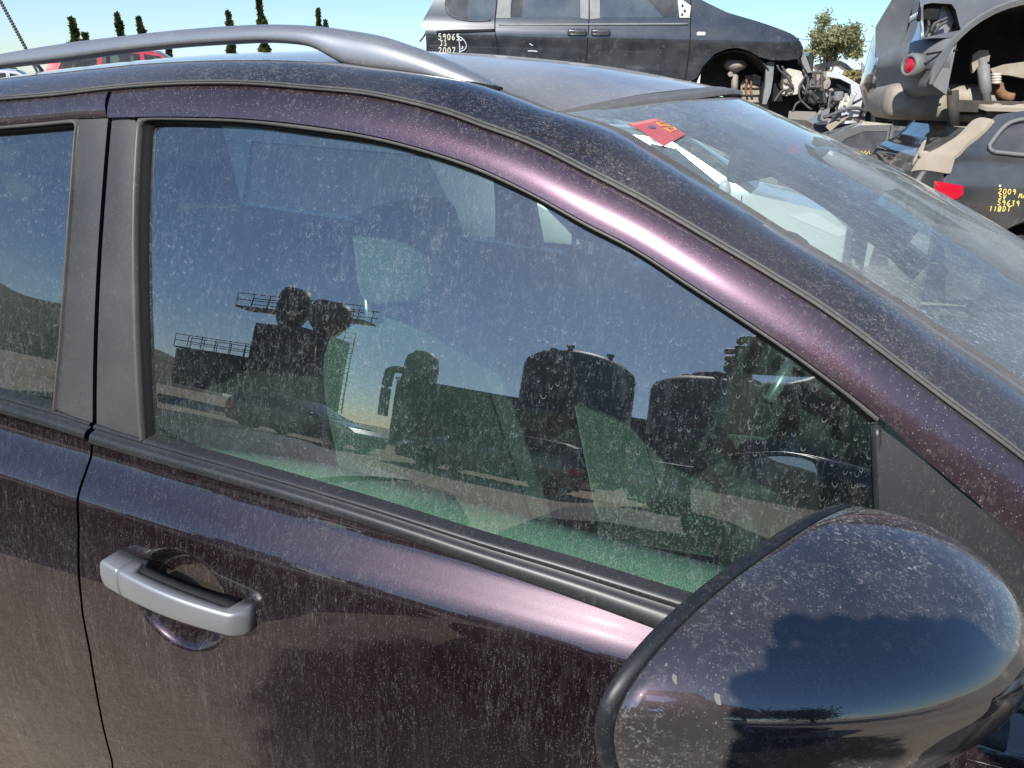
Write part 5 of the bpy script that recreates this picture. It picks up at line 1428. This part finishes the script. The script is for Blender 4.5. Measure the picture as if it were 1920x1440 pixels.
re_ = empty('bumper_reflector', tuple(rf), 0, suv); re_.rotation_euler = (0, 0, rad(-52))
Multi().lathe([(0.060, 0.03), (0.062, -0.02), (0.056, -0.045), (0.042, -0.050), (0.042, -0.03)], (0, 0, 0), 28, 'y').build('reflector_bezel', M['bumper_grey'], re_, smooth=True)
Multi().lathe([(0.002, -0.049), (0.030, -0.046), (0.041, -0.036), (0.041, -0.02)], (0, 0, 0), 28, 'y').build('reflector_lens', M['red_lens'], re_, smooth=True)
tube('bumper_crease', crm([GF(1737, 102, -0.005), GF(1760, 98, -0.008), GF(1796, 94, 0.0)], 10), 0.006, M['dark'], suv, sides=5)
# tailgate
rows = []
for f in np.linspace(0, 1, 12):
    zz = zt_+0.01+(1.74-zt_)*f; xx = -0.04+0.20*f**1.6+(0.03*math.sin(f*9) if f < 0.35 else 0)
    rows.append([np.array([xx+0.06*((y-0.93)/0.8)**2, y, zz]) for y in np.linspace(0.10+0.12*f, 1.76-0.12*f, 15)])
tg_ = loft('tailgate', rows[:7], M['p_blue'], suv, solid=0.02)
loft('rear_window', rows[6:], M['glass_far'], suv, solid=0.01)
for k in range(6): box('badge_letter', (-0.055, 0.52+0.07*k, zt_+0.155), (0.012, 0.035, 0.035), M['chrome'], tg_, bevel=0.003)
for k in range(7): box('badge_letter', (-0.055, 0.22+0.03*k, zt_+0.075), (0.012, 0.018, 0.024+0.01*(k % 3 == 0)), M['chrome'], tg_, bevel=0.003)
rows = []
for x in np.linspace(0.1, 2.3, 10): rows.append([np.array([x, y, 1.70+0.05*math.sin((x-0.1)/2.2*3.14)+0.03*(1-((y-0.93)/0.75)**2)]) for y in np.linspace(0.2, 1.66, 9)])
loft('roof', rows, M['p_grey'], suv, solid=0.02)
box('floor_pan', (1.7, 0.93, 0.46), (3.1, 1.5, 0.06), M['liner'], suv)
box('bonnet_block', (2.9, 0.93, 0.78), (0.95, 1.66, 0.5), M['p_grey'], suv, bevel=0.08)
loft('windscreen', [[np.array([2.35, y, 1.66]) for y in np.linspace(0.25, 1.61, 7)], [np.array([2.95, y, 1.08]) for y in np.linspace(0.12, 1.74, 7)]], M['glass_far'], suv, solid=0.01)
# rear axle parts in the empty arch
d0, d1 = GF(1842, 108, 0.25), GF(1853, 225, 0.22)
tube('damper', [d0, d0+(d1-d0)*0.12, d0+(d1-d0)*0.13, d0+(d1-d0)*0.56, d0+(d1-d0)*0.57, d1], [0.020, 0.020, 0.030, 0.030, 0.024, 0.024], M['grey_plastic'], suv, sides=14)
Multi().lathe([(0.012, -0.03), (0.034, -0.03), (0.034, 0.03), (0.012, 0.03)], tuple(d1), 16, 'y').build('damper_eye', M['dirty_metal'], suv, smooth=True)
panel('damper_mount', [tuple(GF(u, v, 0.3)[[0, 2]]) for u, v in [(1818,118),(1820,104),(1832,95),(1848,95),(1852,105),(1850,116),(1828,128),(1820,138)]], lambda a, b: np.array([a, 0.3, b]), M['dirty_metal'], suv, res=0.05, solid=0.05)
panel('chassis_rail', [tuple(GF(u, v, 0.4)[[0, 2]]) for u, v in [(1850,130),(1875,122),(1935,114),(1950,114),(1950,150),(1915,148),(1885,142),(1855,140)]], lambda a, b: np.array([a, 0.4, b]), M['dirty_metal'], suv, res=0.06, solid=0.08)
bs_ = Multi()
for k in range(4): c_ = GF(1868, 140+k*5, 0.3); bs_.lathe([(0.020, -0.008), (0.027, 0), (0.020, 0.008)], tuple(c_), 16)
bs_.build('bump_stop', M['white_plastic'], suv, smooth=True)
tube('exhaust_pipe', crm([GF(1872, 158, 0.35), GF(1876, 172, 0.34), GF(1885, 180, 0.33), GF(1900, 183, 0.33)], 12), 0.024, M['rust'], suv, sides=10)
tube('trailing_arm', crm([GF(1800, 218, 0.25), GF(1830, 216, 0.25), GF(1862, 208, 0.22), GF(1890, 202, 0.2), GF(1930, 196, 0.2), GF(1980, 190, 0.2)], 16), 0.022, M['dirty_metal'], suv, sides=10)
Multi().lathe([(0.012, -0.03), (0.036, -0.03), (0.036, 0.03), (0.012, 0.03)], tuple(GF(1865, 207, 0.18)), 18, 'y').build('arm_bush', M['dirty_metal'], suv, smooth=True)
tube('axle_beam', [GF(1760, 205, 0.6), GF(1980, 172, 0.6)], 0.06, M['liner'], suv, sides=10)
rounded('spare_wheel_well', tuple(GF(1745, 192, 0.75)), (0.62, 0.8, 0.2), M['dirty_metal'], suv, 0.08)
tube('rear_bracket', [GF(1786, 170, 0.2), GF(1789, 236, 0.2)], 0.03, M['liner'], suv, sides=8)

# ---- black off roader underneath
BF = Frame(1800, 4.75, rad(6), -0.25)
bl = empty('off_roader', tuple(BF.o), BF.rz); tag(bl, 'black off roader with yellow numbers and dust caked tailgate under the grey one', 'car')
zbb = BF(1800, 318)[2]
def by(x, z):
    d = z-zbb
    return 0.14*d+0.26*d*d if d > 0 else (-0.030*math.sin(min(1, -d/0.10)*math.pi/2)+0.025*math.exp(-((d+0.035)/0.012)**2)*0.5)
b_fn = lambda a, b, off=0.0: np.array([a, by(a, b)-off, b])
bxz = lambda pts: [tuple(BF(u, v)[[0, 2]]) for u, v in pts]
out_b = bxz([(1863,226),(1850,241),(1832,256),(1813,270),(1797,287),(1787,294),(1782,308),(1778,323),(1770,335),(1768,420),(1770,560),(1830,560),(1850,470),(1880,430),(1920,410),(1985,415),(2030,450),(2060,560),(2300,560),(2700,560),(2700,420),(2600,330),(2450,300),(2300,215),(2100,200),(1920,209),(1877,215)])
WQ = bxz([(1866,285),(1858,280),(1858,272),(1885,240),(1912,226),(1960,222),(2010,226),(2010,291),(1930,291)])
panel('body_side', out_b, b_fn, M['p_black'], bl, holes=[WQ], res=0.05, solid=0.03)
panel('quarter_window', WQ, lambda a, b: b_fn(a, b, -0.010), M['glass_van'], bl, res=0.2)
tube('window_moulding', crm([b_fn(x, z, 0.006) for x, z in WQ+WQ[:1]], 60), 0.011, M['bumper_grey'], bl, sides=6)
panel('tail_light', bxz([(1750,338),(1768,341),(1803,347),(1802,364),(1790,372),(1750,372)]), lambda a, b: b_fn(a, b, 0.010), M['red_lens'], bl, res=0.05, solid=0.02)
panel('body_side', out_b, lambda a, b: np.array([a, 1.8-by(a, b), b]), M['p_black'], bl, holes=[WQ], res=0.15, solid=0.03)
# dust-caked rear pillar and tailgate sweep, then the dark rear screen
Ta = crm([BF(u, v) for u, v in [(1866,224),(1850,241),(1832,256),(1813,270),(1797,287),(1787,294),(1782,308),(1776,325)]], 24)
Tb = crm([BF(u, v, 0.22) for u, v in [(1836,226),(1822,229),(1806,246),(1788,263),(1760,278),(1738,288),(1722,300),(1708,322)]], 24)
rows = []
for f in np.linspace(0, 1, 7):
    rows.append([np.array([a[0]+(b_[0]-a[0])*f-0.03*math.sin(f*3.14), by(a[0], a[2])-0.014*(1-f)+(b_[1]-by(a[0], a[2]))*f, a[2]+(b_[2]-a[2])*f+0.012*math.sin(f*3.14)]) for a, b_ in zip(Ta, Tb)])
loft('rear_pillar', rows, M['dust_panel'], bl, solid=0.02)
Tc = [p_+np.array([0, 1.35, 0]) for p_ in Tb]
loft('rear_screen', [Tb[4:], Tc[4:]], M['glass_van'], bl, solid=0.006)
panel('wiper_arm', [tuple(BF(u, v, 0.3)[[0, 2]]) for u, v in [(1705,318),(1712,300),(1730,266),(1735,262),(1728,285),(1716,314)]], lambda a, b: np.array([a, 0.3, b]), M['dust_panel'], bl, res=0.05, solid=0.03)
rounded('washer_nozzle', tuple(BF(1732, 290, 0.24)), (0.05, 0.05, 0.04), M['dust_panel'], bl, 0.015, seg=3)
loft('roof', [[np.array([x, y, BF(1900, 209)[2]+0.02+0.03*(1-((y-0.9)/0.7)**2)]) for y in np.linspace(0.18, 1.62, 9)] for x in np.linspace(BF(1866, 226)[0], BF(2300, 215)[0], 8)], M['dust_panel'], bl, solid=0.02)
low = [[np.array([BF(1770, 340)[0]-0.06*(1-((y-0.9)/0.9)**2), y, z]) for y in np.linspace(0.02, 1.78, 9)] for z in np.linspace(BF(1770, 325)[2], 0.45, 8)]
loft('tailgate_lower', low, M['p_black'], bl, solid=0.02)
Multi().lathe([(0.30, -0.1), (0.36, -0.1), (0.38, 0.0), (0.36, 0.1), (0.2, 0.1)], tuple(BF(1955, 540, 0.2)), 30, 'y').build('wheel', M['tyre'], bl, smooth=True)
def b_write(text, u, v, px, mat=None):
    q_ = BF(u, v); s_ = px*4.75/FOCAL
    letters(bl, text, (q_[0], 0, q_[2]), (1, 0, 0), (0, 0, 1), s_, 0.0026, mat or M['marker'], 'writing', lambda P_: b_fn(P_[0], P_[2], 0.005))
b_write('*', 1868, 351, 6, M['marker_pale']); b_write('2009', 1867, 362, 8); b_write('5V', 1867, 372, 7.5); b_write('59639', 1865, 383, 8); b_write('112', 1850, 394, 7.5); b_write('0DT', 1866, 394, 8); b_write('MA', 1905, 370, 7)

# ---- dark blue vehicle behind the grey one
x, y = ground_at(1690, 7.6)
yard_car('suv', M['p_blue'], 'off_roader', 'dark blue off roader raised behind the grey one, tail showing', 'car', (x+2.05, y+1.2, 1.05), rad(6), wheels=False, res=0.15)
x, y = ground_at(1700, 8.2)
yard_car('hatch', M['p_silver'], 'crushed_car', 'crushed silver hatchback under the dark blue off roader', 'car', (x+3.4, y+1.9, -0.2), rad(6), wheels=False, res=0.2)

# ---- dark coupe on the ground
x, y = ground_at(1748, 15.2)
cp = yard_car('coupe', dusty('dust_dulled_black_paint', (0.02, 0.021, 0.023), rough=0.6, film=(0.06, 0.16), worms=0, streaks=0.1, specks=0, wscale=0.12), 'coupe', 'dark dusty coupe without wheels beyond the windscreen', 'car', (x, y, -0.10), rad(-4), wheels=False, res=0.08, base=False)
for k in range(2):
    sub = Multi()
    for j in range(7):
        xx = -1.12+0.055*j; zz = 0.83-0.08*k
        sub.tube([(xx, -0.889, zz), (xx+0.03, -0.889, zz+0.05), (xx+0.045, -0.889, zz)], 0.008, 5)
    sub.build('writing', M['marker'], cp)
# ---- white wreck seen through the windscreen
x, y = ground_at(1262, 8.2)
yard_car('hatch', M['p_white'], 'wrecked_car', 'white hatchback wreck seen through the purple car windscreen', 'car', (x-0.20, y+0.80, -0.36), rad(4), wheels=False, res=0.1)
yard_car('van', M['p_matt'], 'view_blocker_van', 'black low van added along the far side of the purple car to block bright views', 'van', (-1.8, 2.95, -0.25), rad(1), res=0.15, wheels=False, glassm=glass('privacy_glass', (0.03, 0.035, 0.035), film=(0.02, 0.05), worms=0, curls=0, streaks=0))  # added dark van, hides the bright yard behind the far windows
# ---- red and white cars on the left
x, y = ground_at(285, 23)
yard_car('suv', M['p_red'], 'off_roader', 'red off roader with dusty roof under the roof rail', 'car', (x, y, 0.60), rad(40), wheels=True, res=0.1)
yard_car('hatch', M['p_silver'], 'crushed_car', 'crushed silver hatchback under the red off roader', 'car', (x, y, -0.85), rad(40), wheels=False, res=0.25)
x, y = ground_at(86, 25)
yard_car('hatch', M['p_white'], 'parked_car', 'white hatchback at the left edge beside the red one', 'car', (x-0.6, y-0.4, 0.25), rad(50), wheels=True, res=0.1)
yard_car('hatch', M['p_blue'], 'crushed_car', 'crushed blue hatchback under the white one', 'car', (x-0.6, y-0.4, -1.0), rad(50), wheels=False, res=0.25)

# ---- white body shell and loose scrap between the van and the grey off roader
WF = Frame(1590, 18.5, rad(10), 0.0)
sh_ = empty('body_shell', tuple(WF.o), WF.rz); tag(sh_, 'white stripped body shell with empty door opening in the scrap', 'car shell')
def flat(F, name, pts, y, mat, th, parent, res=0.06, holes=(), bulge=0.0):
    P_ = [tuple(F(u, v, y)[[0, 2]]) for u, v in pts]
    cx_ = np.mean([p_[0] for p_ in P_]); cz_ = np.mean([p_[1] for p_ in P_])
    return panel(name, P_, lambda a, b: np.array([a, y-bulge*math.cos(min(1.5, 4*math.hypot(a-cx_, b-cz_))), b]), mat, parent, holes=[[tuple(F(u, v, y)[[0, 2]]) for u, v in h_] for h_ in holes], res=res, solid=th, off=0)
flat(WF, 'door_aperture', [(1534,140),(1546,134),(1570,136),(1592,148),(1612,160),(1628,170),(1625,182),(1614,198),(1608,218),(1590,220),(1566,221),(1570,214),(1588,206),(1596,196),(1594,158),(1574,148),(1552,144),(1536,146)], 0.0, M['p_white'], 0.14, sh_)
flat(WF, 'windscreen_glass', [(1560,146),(1574,150),(1592,158),(1594,172),(1576,168)], 0.08, glass('green_tint_glass', (0.10, 0.30, 0.22), worms=0, curls=0, streaks=0), 0.01, sh_)
flat(WF, 'seat_shell', [(1574,190),(1586,178),(1594,184),(1594,206),(1578,212),(1568,208)], 0.25, M['white_plastic'], 0.12, sh_, bulge=0.05)
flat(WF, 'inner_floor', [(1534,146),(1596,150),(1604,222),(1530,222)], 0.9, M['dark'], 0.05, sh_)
for k in range(9):
    q_ = WF(1548+rngj.random()*36, 158+rngj.random()*46, 0.3+0.3*rngj.random())
    rounded('cabin_part', tuple(q_), (0.06+0.15*rngj.random(), 0.12, 0.05+0.12*rngj.random()), rngj.choice([M['hose'], M['dirty_metal'], M['grey_plastic'], M['cabin']]), sh_, 0.02, (0, rngj.random()*3, 0), seg=2)
def scrap(kind, label, build):
    o = empty(kind, tuple(WF.o), WF.rz); tag(o, label, 'scrap part'); build(o); return o
scrap('loose_bonnet', 'black loose bonnet lying over the scrap beside the pale tree', lambda o: flat(WF, 'bonnet_skin', [(1524,122),(1548,117),(1572,114),(1584,120),(1596,131),(1588,134),(1572,124),(1552,126),(1532,134)], 0.5, M['p_black'], 0.35, o))
scrap('trim_blade', 'thin dark trim blade standing up beside the off roader bumper', lambda o: flat(WF, 'blade', [(1614,116),(1618,118),(1626,140),(1632,158),(1624,160),(1616,138)], -0.3, M['grey_plastic'], 0.04, o))
scrap('torn_wing', 'torn beige inner wing panel in the scrap under the blue off roader', lambda o: [flat(WF, 'wing_skin', [(1612,214),(1622,196),(1636,184),(1652,172),(1668,176),(1680,190),(1672,206),(1668,222),(1640,222)], -0.2, M['dirty_metal'], 0.06, o, bulge=0.1), flat(WF, 'wing_edge', [(1610,218),(1618,196),(1634,178),(1640,180),(1624,200),(1618,218)], -0.32, M['hose'], 0.05, o)])
scrap('white_bumper', 'white bumper piece lying in the scrap below the reflector', lambda o: flat(WF, 'bumper_skin', [(1690,210),(1688,204),(1708,194),(1714,198),(1712,204),(1696,212)], -1.2, M['p_white'], 0.12, o))
scrap('silver_duct', 'silver duct lying in the scrap left of the white bumper piece', lambda o: tube('duct', [WF(1678, 218, -0.9), WF(1694, 208, -0.9)], 0.10, M['p_silver'], o, sides=12))
scrap('rusty_disc', 'rusty red metal panel in the scrap above the coupe roof', lambda o: flat(WF, 'panel', [(1640,224),(1646,217),(1660,218),(1664,224)], -0.5, M['rust'], 0.1, o))
scrap('beige_liner', 'curved beige arch liner in the scrap right of the coupe', lambda o: loft('liner_skin', [[WF(u, v, y_) for u, v in [(1712,232),(1714,218),(1722,208),(1734,210),(1744,222)]] for y_ in (-2.0, -1.5)], M['dirty_metal'], o, solid=0.03))
scrap('curved_fender', 'grey brown curved wing leaning on the scrap left of the coupe', lambda o: flat(WF, 'fender_skin', [(1548,238),(1556,228),(1572,219),(1588,214),(1592,218),(1580,226),(1566,238),(1556,246)], -1.0, M['dust_panel'], 0.06, o))
scrap('grey_wing', 'light grey wing panel below the stripped van front', lambda o: flat(WF, 'wing_skin', [(1512,226),(1524,216),(1540,208),(1556,202),(1554,212),(1540,224),(1524,232)], -0.9, M['p_silver'], 0.05, o))
scrap('white_sill', 'white sill strip on the scrap left of the coupe roof', lambda o: flat(WF, 'sill_skin', [(1528,230),(1540,227),(1600,226),(1606,230),(1580,232),(1534,234)], -0.6, M['p_white'], 0.12, o))
used_labels = set()
for k in range(52):
    u = 1518+rngj.random()*222; v = 176+rngj.random()*52; y_ = -1.2+rngj.random()*2.0; s_ = 0.09+0.27*rngj.random()**2
    ty = k % 3
    q_ = WF(u, v, y_); w_ = WF.o+WF.ex*q_[0]+WF.ey*q_[1]+np.array([0, 0, q_[2]])
    if ty == 0:
        o = box('metal_bracket', (0, 0, 0), (s_*1.6, s_*0.5, s_*0.4), rngj.choice([M['dirty_metal'], M['rust'], M['p_white'], M['dirty_metal']]), None, bevel=0.008, rot=(rngj.random()*3, rngj.random()*3, rngj.random()*3), loc=w_)
    elif ty == 1:
        a_ = np.array([rngj.gauss(0, 1), rngj.gauss(0, 1), rngj.gauss(0, 1)])*s_
        o = tube('rubber_hose', crm([-a_, a_*0.2+np.array([0, 0, s_*0.6]), a_+np.array([0, s_*0.4, 0])], 10), 0.016+0.02*rngj.random(), rngj.choice([M['hose'], M['dark']]), sides=7); o.location = tuple(w_)
    else:
        o = rounded('plastic_box', w_, (s_, s_*0.8, s_*0.7), rngj.choice([M['white_plastic'], M['grey_plastic'], M['cabin'], M['p_black']]), None, 0.02, (rngj.random()*3, rngj.random()*3, 0), seg=2)
    cn = {'dirty_bare_metal': 'beige', 'rusty_metal': 'rusty', 'white_car_paint': 'white', 'grey_hose_rubber': 'grey', 'black_recess': 'black', 'aged_white_plastic': 'cream', 'grey_moulded_plastic': 'grey', 'dark_cabin_plastic': 'dark', 'black_car_paint': 'glossy black'}[o.data.materials[0].name]
    pl_ = ['under the stripped van front', 'inside the white body shell', 'below the white door opening', 'left of the torn beige wing', 'on the torn beige wing', 'right of the torn beige wing', 'under the grey bumper'][min(6, int((u-1518)/32))]+(', high in the heap' if v < 194 else (', low in the heap' if v > 211 else ', midway up the heap'))
    lb_ = cn+' '+['metal bracket', 'rubber hose', 'plastic box'][ty]+' '+pl_
    if lb_ in used_labels:
        bpy.data.objects.remove(o); continue
    used_labels.add(lb_)
    tag(o, cn+' '+['metal bracket', 'rubber hose', 'plastic box'][ty]+' '+pl_, 'scrap part', ['brackets in the scrap heap', 'hoses in the scrap heap', 'plastic boxes in the scrap heap'][ty])
hp = mesh_obj('scrap_mound', [WF.o+WF.ex*p_[0]+WF.ey*p_[1]+np.array([0, 0, p_[2]]) for p_ in [(-2.2, 0.6, 0), (3.4, 0.6, 0), (3.4, 3.6, 0), (-2.2, 3.6, 0), (-1.4, 1.5, 1.15), (2.2, 1.5, 1.05), (2.0, 2.8, 1.0), (-1.2, 2.8, 1.0)]], [(0, 1, 5, 4), (1, 2, 6, 5), (2, 3, 7, 6), (3, 0, 4, 7), (4, 5, 6, 7)], M['liner'], smooth=False)
tag(hp, 'dark mound of mixed scrap under the loose car parts', 'scrap heap')
